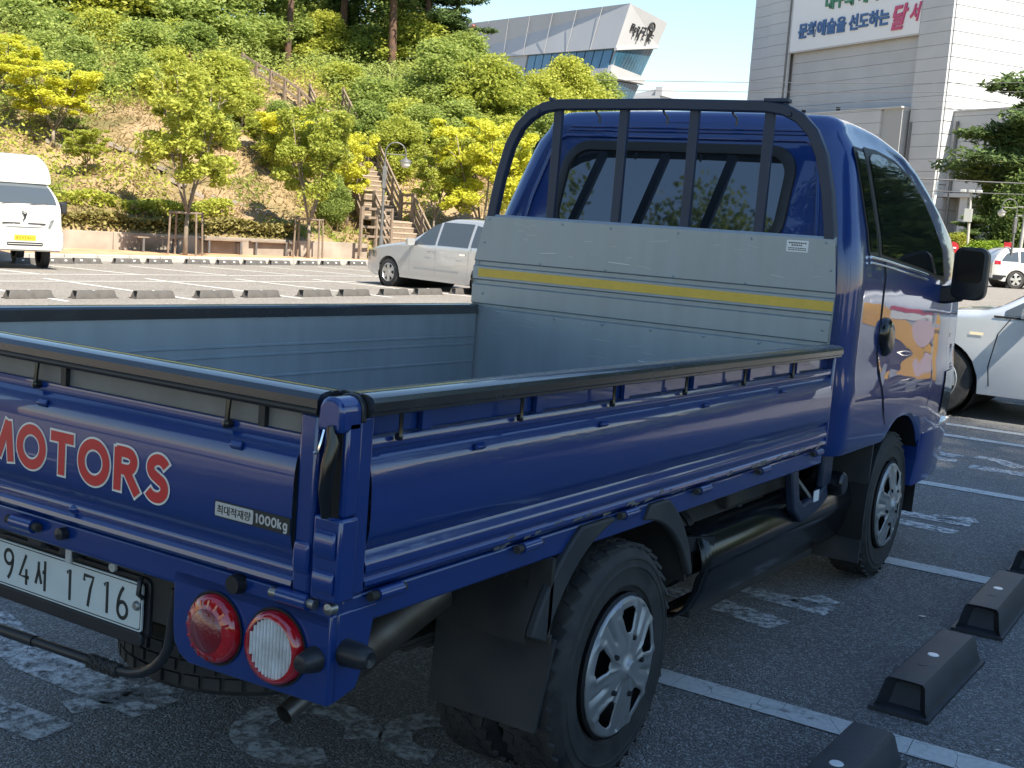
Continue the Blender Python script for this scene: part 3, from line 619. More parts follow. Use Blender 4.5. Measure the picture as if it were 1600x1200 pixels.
def tyre_mesh(rt=.3425, wd=.178, rb=.205, blocks=40, n=64):
    b = B()
    prof = [(-.020, rb - .006), (-.010, rb), (-.004, rb + .014), (.001, rb + .017), (.002, rb + .022), (.001, rb + .026), (.005, rb + .050), (.006, rb + .066), (.0085, rb + .068), (.0085, rb + .073), (.005, rb + .076), (.003, rt - .048), (.005, rt - .046), (.004, rt - .040), (-.001, rt - .036), (-.008, rt - .022), (-.012, rt - .019), (-.022, rt - .009), (-.036, rt - .006),
            (-wd + .030, rt - .006), (-wd + .016, rt - .009), (-wd + .004, rt - .022), (-wd - .006, rb + .07), (-wd + .002, rb), (-wd + .02, rb - .006)]
    b.lathe(prof, (0, 0, 0), 'X', n)
    rows = [(-.027, .030, 0), (-.066, .026, .5), (-wd / 2 - .002, .024, .2), (-wd + .066, .026, .7), (-wd + .030, .030, .1)]
    for cx, w_, ph in rows:
        for k in range(blocks):
            a = 2 * math.pi * (k + ph) / blocks; rr = rt - .007 if abs(cx + wd / 2) < .05 else rt - .009
            m = Matrix.Rotation(a, 3, 'X') @ Matrix.Rotation(.35 * (1 if ph > .3 else -1), 3, 'Z')
            c = Matrix.Rotation(a, 3, 'X') @ Vector((cx, 0, rr)); b.box(c, (w_, 2 * math.pi * rt / blocks * .84, .010), m)
    return b
def hubcap_mesh(r=.199, off=.0, holes=5):
    sec = 360 / holes; n1, n2 = 7, 13; V = []; b = B()
    qs = [.001, .07, .135, .15, .20, .26, .34, .42, .485, .50, .515, .56, .62, .68, .74, .80, .835, .85, .865, .91, .945, .965, 1.0]
    def hw(q): t = min(1, max(0, (q - .50) / .35)); return (8.5 + 7.5 * t) * (1 if .515 < q < .835 else .72)
    def height(q, u):
        h = .010 + .020 * (1 - q) ** .8 if q < .95 else .010 * (1 - q) / .05 + .002
        if .22 < q < .95: h += .0055 * math.exp(-((u - hw(q) - 4) / 4) ** 2) * min(1, (q - .22) / .2)
        if .46 < q < .93 and sec / 2 - u < 6: h -= .007 * (1 - (sec / 2 - u) / 6) * min(1, (q - .46) / .1)
        if q < .20: h += .005
        if q < .14: h += .003
        return h
    us = lambda q: [hw(q) * k / n1 for k in range(n1 + 1)] + [hw(q) + (sec / 2 - hw(q)) * k / n2 for k in range(1, n2 + 1)]
    per = 2 * (n1 + n2); na = per * holes
    for q in qs:
        uu = us(q); row = [-u for u in reversed(uu[1:])] + uu[:-1]
        for hh in range(holes):
            for u in row: V.append((off + height(q, abs(u)), r * q * math.cos(R(hh * sec + u)), r * q * math.sin(R(hh * sec + u))))
    F = []
    for i in range(len(qs) - 1):
        for k in range(na):
            kk = k % per
            if qs[i] >= .4999 and qs[i + 1] <= .8501 and n2 <= kk < n2 + 2 * n1: continue
            F.append((i * na + k, i * na + (k + 1) % na, (i + 1) * na + (k + 1) % na, (i + 1) * na + k))
    b.add(V, F)
    return b
tyre_b = tyre_mesh(); TY = None
def truck_wheel(x, y, z, sgn, rot, cap=True, inner=False, label=None):
    global TY
    if TY is None:
        o = tyre_b.obj('tyre', M['rubber'], None, smooth=28); TY = o.data; bpy.data.objects.remove(o)
    b = hubcap_mesh() if cap else B().lathe([(-.06, .001), (-.06, .14), (-.02, .19), (-.012, .205)], (0, 0, 0), 'X', 28)
    wv = b.obj('wheel', M['hub'] if cap else M['under'], truck, smooth=32)
    if cap:
        md = wv.modifiers.new('thickness', 'SOLIDIFY'); md.thickness = .004; md.offset = -1
        B().lathe([(-.03, .001), (-.03, .19), (-.002, .205), (.006, .200)], (0, 0, 0), 'X', 28).obj('rim', M['dark'], wv, smooth=40)
        B().lathe([(.042, .001), (.042, .020), (.036, .026), (.03, .028)], (0, 0, 0), 'X', 20).obj('centre_cap', M['hub'], wv, smooth=40)
        for k in range(5):
            a = R(72 * k + 36 + 20)
            B().lathe([(.034, .001), (.033, .007), (.022, .008)], (0, .085 * math.cos(a), .085 * math.sin(a)), 'X', 8).obj('wheel_bolt', M['dark'], wv)
    t = link('tyre', TY, None, wv); t.location = (-.006, 0, 0)
    wv.location = (x, y, z); wv.rotation_euler = (R(rot), 0, 0 if sgn > 0 else math.pi)
    if label: wv['label'] = label
    return wv
truck_wheel(.868, 1.196, .358, 1, 18, label='outer rear wheel with five-hole silver hubcap')
truck_wheel(.655, 1.196, .358, 1, 50, cap=False)
truck_wheel(-.868, 1.196, .358, -1, 0)
truck_wheel(-.655, 1.196, .358, -1, 0, cap=False)
truck_wheel(.833, 3.907, .409, 1, -10, label='front wheel with silver hubcap')
truck_wheel(-.833, 3.907, .409, -1, 0)
sp = B().lathe([(-.09, .12), (-.09, .19), (-.07, .30), (-.05, .322), (.05, .322), (.07, .30), (.09, .19), (.09, .12)], (0.10, .56, .430), 'Z', 48, closed=True)
for k in range(40):
    a = 2 * math.pi * k / 40
    for dz in (-.034, 0, .034): sp.box((.10 + .322 * math.cos(a + (.04 if dz else 0)), .56 + .322 * math.sin(a + (.04 if dz else 0)), .430 + dz), (.016, .040, .028), Matrix.Rotation(a, 3, 'Z'))
sp.obj('spare_wheel', M['rubber'], truck, smooth=30)

# ---- chassis
for sgn in (1, -1):
    B().span((sgn * .30, .1, .575), (sgn * .37, 4.8, .715)).obj('chassis_rail', M['under'], truck, bevel=.01)
    for k in range(3): B().bar((sgn * .46, .62 + .1 * k, .44 - .014 * k), (sgn * .46, 1.9 - .1 * k, .44 - .014 * k), .06, .012).obj('leaf_spring', M['under'], truck)
B().tube([(-.66, 1.196, .358), (.66, 1.196, .358)], .05, 12).obj('rear_axle', M['under'], truck, smooth=50)
B().lathe([(-.13, .03), (-.1, .11), (0, .14), (.1, .11), (.13, .03)], (0, 1.196, .358), 'Y', 16).obj('differential', M['under'], truck, smooth=50)
B().tube([(0, 1.3, .38), (0, 3.4, .50)], .04, 10).obj('drive_shaft', M['under'], truck, smooth=50)
B().tube([(.588, .17, .445), (.59, .25, .475), (.59, .34, .50)], .022, 14, cap=False).obj('exhaust_pipe', M['exh'], truck, smooth=50)
B().tube([(.575, .30, .495), (.58, .36, .515), (.61, .66, .630)], [.033, .060, .060], 18).obj('silencer', M['exh'], truck, smooth=40)
B().tube([(.61, .66, .63), (.50, .95, .64), (.45, 1.6, .62)], .028, 10).obj('exhaust_front_pipe', M['exh'], truck, smooth=50)
# mudguards and flaps
for sgn in (1, -1):
    yc, zc = 1.196, .358
    def ringpart(r0, r1, a0, a1, x0, x1, n=14):
        b = B(); L = []
        for i in range(n + 1):
            a = R(a0 + (a1 - a0) * i / n); c_, s_ = math.cos(a), math.sin(a)
            zi, zo = min(.786, zc + r0(i / n) * s_), min(.788, zc + r1(i / n) * s_); L.append([(sgn * x0, yc + r0(i / n) * c_, zi), (sgn * x1, yc + r0(i / n) * c_, zi), (sgn * x1, yc + r1(i / n) * c_, zo), (sgn * x0, yc + r1(i / n) * c_, zo)])
        return b.loops(L)
    ringpart(lambda t: .425, lambda t: .500, 158, 100, .835, .860).obj('mudguard_lip', M['flap'], truck, bevel=.006)
    ringpart(lambda t: .490, lambda t: .500, 160, 122, .50, .835).obj('mudguard', M['under'], truck, smooth=50)
    ringpart(lambda t: .405 + .07 * (1 - t), lambda t: .500, 20, 74, .835, .860).obj('mudguard_lip', M['flap'], truck, bevel=.006)
    ringpart(lambda t: .490, lambda t: .500, 16, 57, .50, .835).obj('mudguard', M['under'], truck, smooth=50)
    B().prism([(sgn * .50, .50), (sgn * .862, .515), (sgn * .824, .262), (sgn * .490, .262)], 'Y', .838, .850).obj('mud_flap', M['flap'], truck)
    B().prism([(sgn * .50, .49), (sgn * .855, .505), (sgn * .855, .53), (sgn * .50, .53)], 'Y', .828, .836).obj('flap_strip', M['under'], truck, bevel=.003)
    for x in (.58, .70, .81): B().lathe([(-.006, .001), (-.006, .010), (.004, .012)], (sgn * x, .828, .512), 'Y', 10).obj('flap_bolt', M['under'], truck)
    B().span((sgn * .50, .80, .53), (sgn * .86, .815, .73)).obj('guard_back', M['under'], truck)
    for x in (.56, .64, .72, .80): B().span((sgn * x, .79, .54), (sgn * (x + .012), .80, .72)).obj('guard_rib', M['under'], truck)
# side skirt, tank, filler
for sgn in (1, -1):
    pr = [(.60, .605), (.70, .585), (.752, .560), (.772, .520), (.786, .470), (.782, .445), (.772, .43), (.764, .38), (.735, .315), (.70, .285), (.62, .27)]
    b = B(); L = []
    for y, k in ((1.96, .94), (2.02, 1), (2.6, 1), (3.2, 1), (3.56, 1), (3.64, .97), (3.66, .90)): L.append([(sgn * (.55 + (x - .55) * k), y + (.10 * (.56 - z) if y < 2.1 else .12 * (.56 - z) if y > 3.5 else 0) * -1, z) for x, z in pr])
    sk = b.loops(L, False, (False, False)).obj('side_skirt', M['gloss'], truck, smooth=40)
    md = sk.modifiers.new('thickness', 'SOLIDIFY'); md.thickness = .008
    B().span((sgn * .60, 2.05, .255), (sgn * .70, 3.30, .285)).obj('skirt_lower_strip', M['under'], truck, bevel=.006)
B().tube([(.56, 1.9, .50), (.56, 2.7, .50)], .15, 20).obj('fuel_tank', M['under'], truck, smooth=40)
for y in (2.02, 2.45): B().lathe([(-.02, .152), (-.02, .157), (.02, .157), (.02, .152)], (.56, y, .50), 'Y', 24).obj('tank_strap', M['black'], truck, smooth=40)
B().bar((.62, 1.72, .56), (.76, 2.04, .535), .02, .05).obj('skirt_stay', M['black'], truck)
B().span((.45, 2.3, .60), (.70, 2.9, .735)).obj('battery_box', M['under'], truck, bevel=.01)
fb = [(.77, 2.72, .76), (.78, 2.71, .68), (.785, 2.74, .57), (.785, 2.82, .525), (.785, 3.0, .545), (.785, 3.10, .58)]
B().rtube(fb, .07, .035, (1, 0, 0)).obj('filler_bracket', M['cage'], truck, bevel=.008)
B().span((.775, 3.02, .60), (.80, 3.14, .77)).obj('filler_plate', M['cage'], truck, bevel=.008)
B().lathe([(-.05, .05), (.02, .052), (.05, .050), (.06, .04), (.06, .001)], (.785, 3.18, .60), 'X', 20).obj('filler_cap', M['gloss'], truck, smooth=40)
B().bar((.70, 2.78, .73), (.775, 2.95, .56), .05, .012).obj('filler_tag', M['steel'], truck)
B().span((.80, 2.93, .555), (.803, 2.99, .60)).obj('filler_label', M['white'], truck)

# ---- headboard
pts = [(.0, .815), (-.000, 1.170), (.008, 1.176), (.008, 1.190), (-.002, 1.196), (-.002, 1.276), (.008, 1.282), (.008, 1.298), (-.002, 1.304), (-.002, 1.360), (.008, 1.366), (.008, 1.382), (-.003, 1.388), (-.003, 1.585), (.004, 1.596), (.024, 1.596), (.024, .815)]
b = B(); xs = lambda z, s_=1: np.interp(z, [.8, 1.17, 1.30, 1.47, 1.60], [.812, .812, .818, .830, .800]) if s_ > 0 else np.interp(z, [.8, 1.10, 1.18, 1.36, 1.47, 1.60], [.830, .830, .850, .852, .838, .797])
L = [[(sx * xs(z, sx), 2.85 + y, z) for y, z in pts] for sx in (-1, -.5, 0, .5, 1)]
hb = b.loops(L).obj('headboard', M['galv'], truck, smooth=30)
B().span((-.822, 2.8462, 1.314), (.822, 2.8475, 1.351)).obj('yellow_stripe', M['yellow'], hb)
for x, z in [(-.40, 1.573), (-.163, 1.570), (.149, 1.570), (.468, 1.570), (-.78, 1.572), (.77, 1.572), (-.496, 1.394), (-.173, 1.394), (.145, 1.394), (.461, 1.394), (-.405, 1.163), (-.163, 1.163), (.065, 1.163), (.302, 1.163), (.539, 1.163), (.76, 1.163), (-.70, 1.163), (.80, 1.47), (-.80, 1.47), (.79, 1.24), (-.79, 1.24)]:
    B().lathe([(-.004, .001), (-.003, .005), (.002, .007)], (x, 2.848, z), 'Y', 10).obj('rivet', M['galv'], hb, smooth=60)
stk = B().prism(rrect(.614, 1.529, .701, 1.574, .003), 'Y', 2.8455, 2.8475).obj('warning_sticker', M['white'], hb)
r2 = random.Random(5)
for row, z in enumerate((1.564, 1.555, 1.544, 1.537)):
    x = .622 + (.012 if row == 1 else 0)
    while x < .69 - (.012 if row == 1 else 0):
        w_ = r2.uniform(.004, .008); B().span((x, 2.8452, z - (.0028 if row < 2 else .002)), (x + w_, 2.8456, z + (.0028 if row < 2 else .002))).obj('sticker_print', M['ink'], stk); x += w_ + .0025
# two faint scratches
for x0, z0, x1, z1 in ((.02, 1.03, .12, 1.018), (-.5, 1.44, -.42, 1.446), (-.16, 1.428, -.06, 1.424)): B().bar((x0, 2.8455, z0), (x1, 2.8455, z1), .001, .0025).obj('scratch', M['white'], hb)
bb = B()
for _ in range(90):
    x, z = sc_r.uniform(-.78, .78), sc_r.uniform(.9, 1.57); l = sc_r.uniform(.01, .10); a = sc_r.uniform(-.5, .5) if sc_r.random() < .7 else sc_r.uniform(1.2, 1.9); h = sc_r.uniform(.0004, .0011)
    if 1.165 < z < 1.40: continue
    bb.add([(x, 2.8464, z - h), (x + l * math.cos(a), 2.8464, z + l * math.sin(a) * .4 - h), (x + l * math.cos(a), 2.8464, z + l * math.sin(a) * .4 + h), (x, 2.8464, z + h)], [(0, 1, 2, 3)])
bb.obj('metal_scratches', M['silverlabel'], truck, kind='stuff')
# ---- guard frame
path = [(-.790, 2.868, 1.40), (-.775, 2.868, 1.62), (-.750, 2.868, 1.76), (-.712, 2.868, 1.90), (-.668, 2.868, 1.985), (-.61, 2.868, 2.040), (-.545, 2.868, 2.070), (-.47, 2.868, 2.082)]
path = path + [(0, 2.868, 2.088)] + [(-x, y, z) for x, y, z in reversed(path)]
gf = B().rtube(path, .045, .040, (0, 1, 0)).obj('guard_frame', M['cage'], truck, bevel=.006)
for x in (-.482, -.161, .161, .482):
    B().span((x - .020, 2.868, 1.56), (x + .020, 2.892, 2.068)).obj('guard_bar', M['cage'], gf, bevel=.003)
for x in (-.49, .49): B().span((x - .03, 2.845, 2.098), (x + .07 * (1 if x > 0 else -.3), 2.892, 2.113)).obj('joint_plate', M['cage'], gf, bevel=.003)
for s_ in (-1, 1): B().lathe([(-.006, .001), (-.005, .010), (.002, .011)], (s_ * .57, 2.846, 2.052), 'Y', 10).obj('frame_bolt', M['cage'], gf)
for x in (-.31, .01, .315): B().tube([(x, 2.89, 2.07), (x + .003, 2.90, 2.055), (x + .018, 2.905, 2.04), (x + .018, 2.905, 2.012)], .005, 6).obj('rope_hook', M['gloss'], gf, smooth=50)

# ---- cab
CHW = ([.40, .60, .76, .96, 1.02, 1.06, 1.25, 1.46, 1.62, 1.80, 1.91, 1.96, 2.02, 2.07, 2.12], [.842, .852, .862, .872, .870, .8605, .861, .860, .834, .786, .755, .736, .692, .632, .55])
def cab_ins(y):
    r = .10; t = y - 2.965
    i = r - math.sqrt(max(0, r * r - (r - t) ** 2)) if t < r else 0
    return i + (.055 * ((y - 4.35) / .65) ** 2 if y > 4.35 else 0)
def cab_back(z): return 2.965 + .33 * max(0, z - 1.56)
def cab_x(y, z): return float(np.interp(z, *CHW)) - cab_ins(y)
CT = ([2.965, 2.98, 3.0, 3.03, 3.12, 3.3, 3.5, 3.7, 3.9, 4.05, 4.2, 4.35, 4.6, 4.8, 4.90, 4.95, 4.985, 5.0], [2.035, 2.06, 2.078, 2.088, 2.098, 2.104, 2.100, 2.085, 2.045, 2.0, 1.935, 1.855, 1.705, 1.56, 1.46, 1.36, 1.2, 1.02])
def cab_top(y): return float(np.interp(y, *CT))
def cab_bot(y):
    d = abs(y - 3.925); z = .735 if y < 3.925 else .46
    if d < .345: z = max(z if y < 3.925 else .46, .40 + math.sqrt(.43 ** 2 - d * d)) if d < .43 else z
    return z
def cab_shell():
    ys = [2.965, 2.969, 2.98, 2.995, 3.015, 3.035, 3.065, 3.11] + [3.15 + .05 * i for i in range(8)] + [3.57, 3.578, 3.582] + [3.61 + .035 * i for i in range(19)] + [4.262, 4.268, 4.275, 4.32, 4.4, 4.5, 4.6, 4.7, 4.8, 4.86, 4.9, 4.93, 4.96, 4.985, 5.0]
    L = []
    for y in ys:
        zt = cab_top(y); zb = min(cab_bot(y), zt - .3); rc = .07; h = []
        zs = [zb + .0, zb + .03] + [zb + .03 + (zt - rc - zb - .03) * i / 22 for i in range(1, 23)]
        for i, z in enumerate(zs): h.append((cab_x(y, z) - (.012 if i == 0 else 0), z))
        x0 = cab_x(y, zt - rc)
        for a in (18, 36, 54, 72, 90): h.append((x0 - .11 * (1 - math.cos(R(a))), zt - rc + rc * math.sin(R(a))))
        x1 = h[-1][0]
        for q in (.75, .5, .25): h.append((x1 * q, zt + .010 * (1 - q * q)))
        ly = lambda z: y + .33 * max(0, z - 1.56) * max(0, 1 - (y - 2.965) / .42)
        full = [(x, ly(z), z) for x, z in h] + [(0, ly(zt), zt + .010)] + [(-x, ly(z), z) for x, z in reversed(h)]
        L.append(full)
    b = B().loops(L, True, (True, True))
    return b.obj('cab', M['blue'], truck, smooth=40)
cab_o = cab_shell()
def side_patch(name, ys, lo, hi, off, m, parent, n=6, sgn=1, sm=50):
    L = []
    for y in ys:
        a, c = lo(y), hi(y); L.append([(sgn * (cab_x(y, a + (c - a) * j / n) + off), y, a + (c - a) * j / n) for j in range(n + 1)])
    return B().loops(L, False, (False, False)).obj(name, m, parent, smooth=sm)
lin = lambda a, c, n: [a + (c - a) * i / n for i in range(n + 1)]
ip = lambda xs_, zs_: (lambda y: float(np.interp(y, xs_, zs_)))
top_w = ip([3.31, 3.34, 3.40, 3.5, 3.74, 3.95, 4.10, 4.23, 4.33, 4.345], [1.90, 1.945, 1.960, 1.965, 1.945, 1.888, 1.815, 1.712, 1.60, 1.575]); bot_w = ip([3.31, 3.34, 3.97, 4.2, 4.345], [1.555, 1.548, 1.505, 1.482, 1.475])
for sgn in (1, -1):
    door = side_patch('door', lin(3.375, 4.28, 30), lambda y: max(cab_bot(y) + .012, np.interp(y, [3.37, 3.45, 3.56, 3.60, 4.26], [1.15, 1.01, .86, .86, .80])), lambda y: bot_w(y) - .022, .0035, M['blue2'], truck, 14, sgn)
    side_patch('door_gap', lin(3.362, 3.372, 2), lambda y: 1.13, lambda y: 1.53, .0015, M['dark'], cab_o, 10, sgn)
    g2 = [(3.367, 1.15), (3.40, 1.08), (3.45, 1.0), (3.53, .88), (3.60, .82)]
    b = B(); L = []
    for y, z in g2: L.append([(sgn * (cab_x(y - .004, z) + .002), y - .005, z), (sgn * (cab_x(y + .004, z) + .002), y + .005, z)])
    b.loops(L, False, (False, False)).obj('door_gap', M['dark'], cab_o)
    fr = side_patch('window_frame', lin(3.285, 4.365, 34), lambda y: bot_w(max(3.34, y)) - .022, lambda y: top_w(min(max(3.40, y), 4.34)) + .022 if y > 3.30 else 1.955, .004, M['rubtrim'], truck, 10, sgn)
    side_patch('door_window', lin(3.325, 4.335, 40), bot_w, top_w, .0075, M['glass'], fr, 12, sgn)
    for dz, hh in ((-.022, .0065), (-.044, .005)):
        zb_ = lambda y: float(np.interp(y, [3.15, 3.36, 3.97, 4.05], [1.555, 1.545, 1.503, 1.494])) + dz
        B().tube([(sgn * (cab_x(y, zb_(y)) + .009), y, zb_(y)) for y in lin(3.15, 4.02, 20)], hh, 8).obj('belt_moulding', M['chrome'], fr, smooth=60)
    qf = side_patch('quarter_frame', lin(3.135, 3.275, 8), lambda y: 1.54 if y > 3.15 else 1.57, lambda y: 1.968 if y > 3.15 else 1.94, .004, M['rubtrim'], truck, 10, sgn)
    side_patch('quarter_window', lin(3.155, 3.255, 8), lambda y: 1.555 if y > 3.165 else 1.58, lambda y: 1.952 if y > 3.165 else 1.925, .0075, M['glass'], qf, 10, sgn)
    hd = B().loops([[(sgn * (.853 + o), 3.455 + .085 * k * math.cos(2 * math.pi * i / 20) - .015 * math.sin(2 * math.pi * i / 20), 1.205 + .085 * k * math.sin(2 * math.pi * i / 20)) for i in range(20)] for o, k in ((0, 1), (.022, .96), (.034, .80), (.038, .5))], True, (False, True)).obj('door_handle', M['gloss'], door, smooth=60)
    B().prism(rrect(3.62, 1.01, 3.72, 1.05, .01), 'X', sgn * .868, sgn * .884).obj('side_reflector', M['gloss'], cab_o, bevel=.003) if sgn < 0 else None
    # wing mirror
    mr = B().loops([[(sgn * x, y, z) for x, z in rrect(.905 + e, 1.372 + e, 1.062 - e, 1.622 - e, .045, 5)] for y, e in ((4.322, .006), (4.328, 0), (4.38, 0), (4.43, .02), (4.455, .05))], True, (True, True)).obj('wing_mirror', M['black'], truck, smooth=40)
    B().prism([(sgn * x, z) for x, z in rrect(.925, 1.455, 1.045, 1.605, .025, 4)], 'Y', 4.316, 4.3225).obj('mirror_glass', M['mirror'], mr)
    B().prism([(sgn * x, z) for x, z in [(.80, 1.345), (.80, 1.425), (.88, 1.432), (.93, 1.44), (.98, 1.40), (.95, 1.362), (.88, 1.345)]], 'Y', 4.335, 4.40).obj('mirror_arm', M['black'], mr, bevel=.012)
    # front corner lamp, bumper end
    B().loops([[(sgn * (cab_x(y, z) + .006), y, z) for z in (.78, .86, .95, 1.0)] for y in (4.62, 4.75, 4.88, 4.95)], False, (False, False)).obj('headlight', M['headlamp'], truck, smooth=50)
bp = B(); L = []
for y, k in ((4.285, .0), (4.3, .010), (4.6, .016), (4.85, .016), (4.96, .012), (5.03, -.03)):
    L.append([(cab_x(min(y, 5), z) + k, y - .35 * max(0, .62 - z), z) for z in (.46, .50, .58, .66, .70, .715)] + [(-cab_x(min(y, 5), z) - k, y - .35 * max(0, .62 - z), z) for z in (.715, .70, .66, .58, .50, .46)])
bp.loops(L, True, (True, True)).obj('front_bumper', M['blue'], truck, smooth=40)
B().prism([(4.62, .722), (4.90, .742), (4.90, .730), (4.62, .712)], 'X', .80, .848).obj('marker_lamp', M['chrome'], truck, bevel=.004)
# front wheel arch liner
b = B(); L = []
for i in range(13):
    a = R(-12 + 204 * i / 12); L.append([(x, 3.925 + .425 * math.cos(a), .40 + .425 * math.sin(a)) for x in (.35, .846)])
b.loops(L, False, (False, False)).obj('arch_liner', M['dark'], truck, smooth=50)
B().prism([(.58, .735), (.845, .735), (.835, .20), (.60, .20)], 'Y', 3.53, 3.545).obj('mud_flap', M['flap'], truck)
# rear window and pressed lines of the cab back
rf = B(); o_, i_ = rrect(-.545, 1.53, .545, 1.955, .12, 8), rrect(-.505, 1.5625, .505, 1.915, .09, 8)
rf.loops([[(x, cab_back(z) + q, z) for x, z in l] for l, q in ((o_, .002), (o_, -.018), ([(x * .99, z) for x, z in o_], -.022), (i_, -.022), (i_, -.008))], True, (False, False))
rfo = rf.obj('rear_window_seal', M['rubtrim'], truck, smooth=40)
gl_ = rrect(-.51, 1.5605, .51, 1.92, .09, 8); B().loops([[(x, cab_back(z) - .012, z) for x, z in gl_], [(x, cab_back(z) - .006, z) for x, z in gl_]]).obj('rear_window', M['rearglass'], rfo)
B().tube([(x, cab_back(z) - .004, z) for x, z in [(-.69, 1.50), (-.665, 1.70), (-.625, 1.90), (-.60, 1.955), (-.56, 1.978), (.56, 1.978), (.60, 1.955), (.625, 1.90), (.665, 1.70), (.69, 1.50)]], .008, 8).obj('pressed_bead', M['blue2'], cab_o, smooth=60)
for z, xx in ((2.004, .56), (2.020, .55)): B().tube([(-xx, cab_back(z) - .001, z), (xx, cab_back(z) - .001, z)], .006, 8).obj('pressed_bead', M['blue2'], cab_o, smooth=60)
ws = B(); L = []
for y in (4.22, 4.4, 4.6, 4.8, 4.88): L.append([(q * (cab_x(y, cab_top(y) - .07) - .13), y + .004, cab_top(y) + .010 * (1 - q * q) + .004) for q in (-1, -.6, -.2, .2, .6, 1)])
ws.loops(L, False, (False, False)).obj('windscreen', M['glass'], truck, smooth=60)

# ================================================================== PARKING LOT FURNITURE
def stop_mesh(far=False):
    b = B(); l = .36; L = []
    cs = lambda k, e=0: [(-.088 * k - e, .012), (-.080 * k, .03), (-.066 * k, .098), (-.056 * k, .108), (-.02, .1095), (.02, .1095), (.056 * k, .108), (.066 * k, .098), (.080 * k, .03), (.088 * k + e, .012)]
    for y in (-l, -l + .02, -.1, .1, l - .02, l): L.append([(x, y - math.copysign(max(0, z - .02) * .35, y) * (1 if abs(y) > .3 else 0), z) for x, z in cs(1)])
    b.loops(L, True, (False, False))
    for s_ in (1, -1):                                   # hollowed ends
        end = [(x, s_ * l - s_ * max(0, z - .02) * .35, z) for x, z in cs(1)]
        inn = [(x * .62, s_ * (l - .05) - s_ * max(0, z - .02) * .35, .02 + (z - .02) * .72) for x, z in cs(1)]
        dip = [(x, y - s_ * .045 * (1 - min(1, abs(x) / .062) ** 2) * (1 if z > .1 else 0), z) for x, y, z in end]
        b.loops([dip, inn], True, (False, True))
    b.box((0, 0, .006), (.20, .76, .012))
    return b
def make_stop(m, refl, pos):
    r = empty('wheel_stop')
    stop_mesh().obj('body', m, r, smooth=40)
    for x, y in pos: B().lathe([(.1092, .001), (.1118, .001), (.1118, .018), (.1092, .021)], (x, y, 0), 'Z', 16).obj('reflector', refl, r)
    return r
s0 = make_stop(M['stopper'], M['reflector'], [(0, 0)])
B().lathe([(.1092, .001), (.1106, .001), (.1106, .014), (.1092, .016)], (-.0, -.13, 0), 'Z', 12).obj('bolt_cover', M['stopper'], s0)
near = [(1.40, 1.52, 'dark rubber wheel stop with white stud, nearest the camera at the lower edge'), (1.385, 2.64, 'dark rubber wheel stop with white stud, middle of the three beside the truck'), (1.39, 3.72, 'dark rubber wheel stop farthest along the row beside the truck'),
        (1.40, .42, 'dark rubber wheel stop beside the tail of the truck'), (1.39, 4.85, 'dark rubber wheel stop level with the cab door')]
for i, (x, y, lb) in enumerate(near):
    o = s0 if i == 0 else copy_tree(s0); o.location = (x, y, .002); o.rotation_euler = (0, 0, R(rng.uniform(-2, 2))); tag(o, lb, 'wheel stop', 'wheel stops beside the truck')
ORD = ['first', 'second', 'third', 'fourth', 'fifth', 'sixth', 'seventh', 'eighth', 'ninth', 'tenth', 'eleventh', 'twelfth', 'thirteenth', 'fourteenth']
nearrow = [(-14.21, 10.13), (-13.96, 11.15), (-13.71, 12.15), (-13.55, 13.36), (-13.42, 14.38), (-13.33, 15.71), (-13.24, 16.75), (-13.18, 17.93), (-13.12, 19.01), (-13.0, 20.16)]
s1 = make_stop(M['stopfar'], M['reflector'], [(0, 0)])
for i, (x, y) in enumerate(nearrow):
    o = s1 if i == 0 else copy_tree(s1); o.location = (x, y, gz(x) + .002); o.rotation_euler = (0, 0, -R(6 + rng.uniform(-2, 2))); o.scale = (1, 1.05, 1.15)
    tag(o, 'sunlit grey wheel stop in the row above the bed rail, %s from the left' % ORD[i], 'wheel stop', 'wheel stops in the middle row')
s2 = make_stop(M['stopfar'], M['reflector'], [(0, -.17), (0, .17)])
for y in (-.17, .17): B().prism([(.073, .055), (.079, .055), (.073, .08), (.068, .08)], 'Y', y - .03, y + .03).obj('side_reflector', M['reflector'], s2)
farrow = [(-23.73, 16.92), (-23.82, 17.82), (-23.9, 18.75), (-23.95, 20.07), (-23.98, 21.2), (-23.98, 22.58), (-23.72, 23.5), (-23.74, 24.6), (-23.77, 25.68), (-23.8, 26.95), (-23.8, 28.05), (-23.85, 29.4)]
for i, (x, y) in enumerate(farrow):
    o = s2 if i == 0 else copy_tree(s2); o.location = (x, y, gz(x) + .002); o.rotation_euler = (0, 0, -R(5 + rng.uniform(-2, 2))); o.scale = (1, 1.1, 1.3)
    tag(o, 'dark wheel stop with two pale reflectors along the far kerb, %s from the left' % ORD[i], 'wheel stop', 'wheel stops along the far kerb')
# leaf litter specks near the truck
lit = B()
for x, y, s_ in ((1.16, 3.42, .02), (.95, 3.0, .008), (1.0, 4.0, .007), (1.7, 2.2, .01), (.35, 7.0, .014), (1.2, 3.9, .006), (.1, .6, .01), (1.05, 2.6, .006)):
    lit.add([(x - s_, y, .006), (x, y - s_ * .6, .007), (x + s_, y, .009), (x, y + s_ * .6, .007)], [(0, 1, 2, 3)])
lit.obj('ground_litter', M['silverlabel'], kind='stuff')

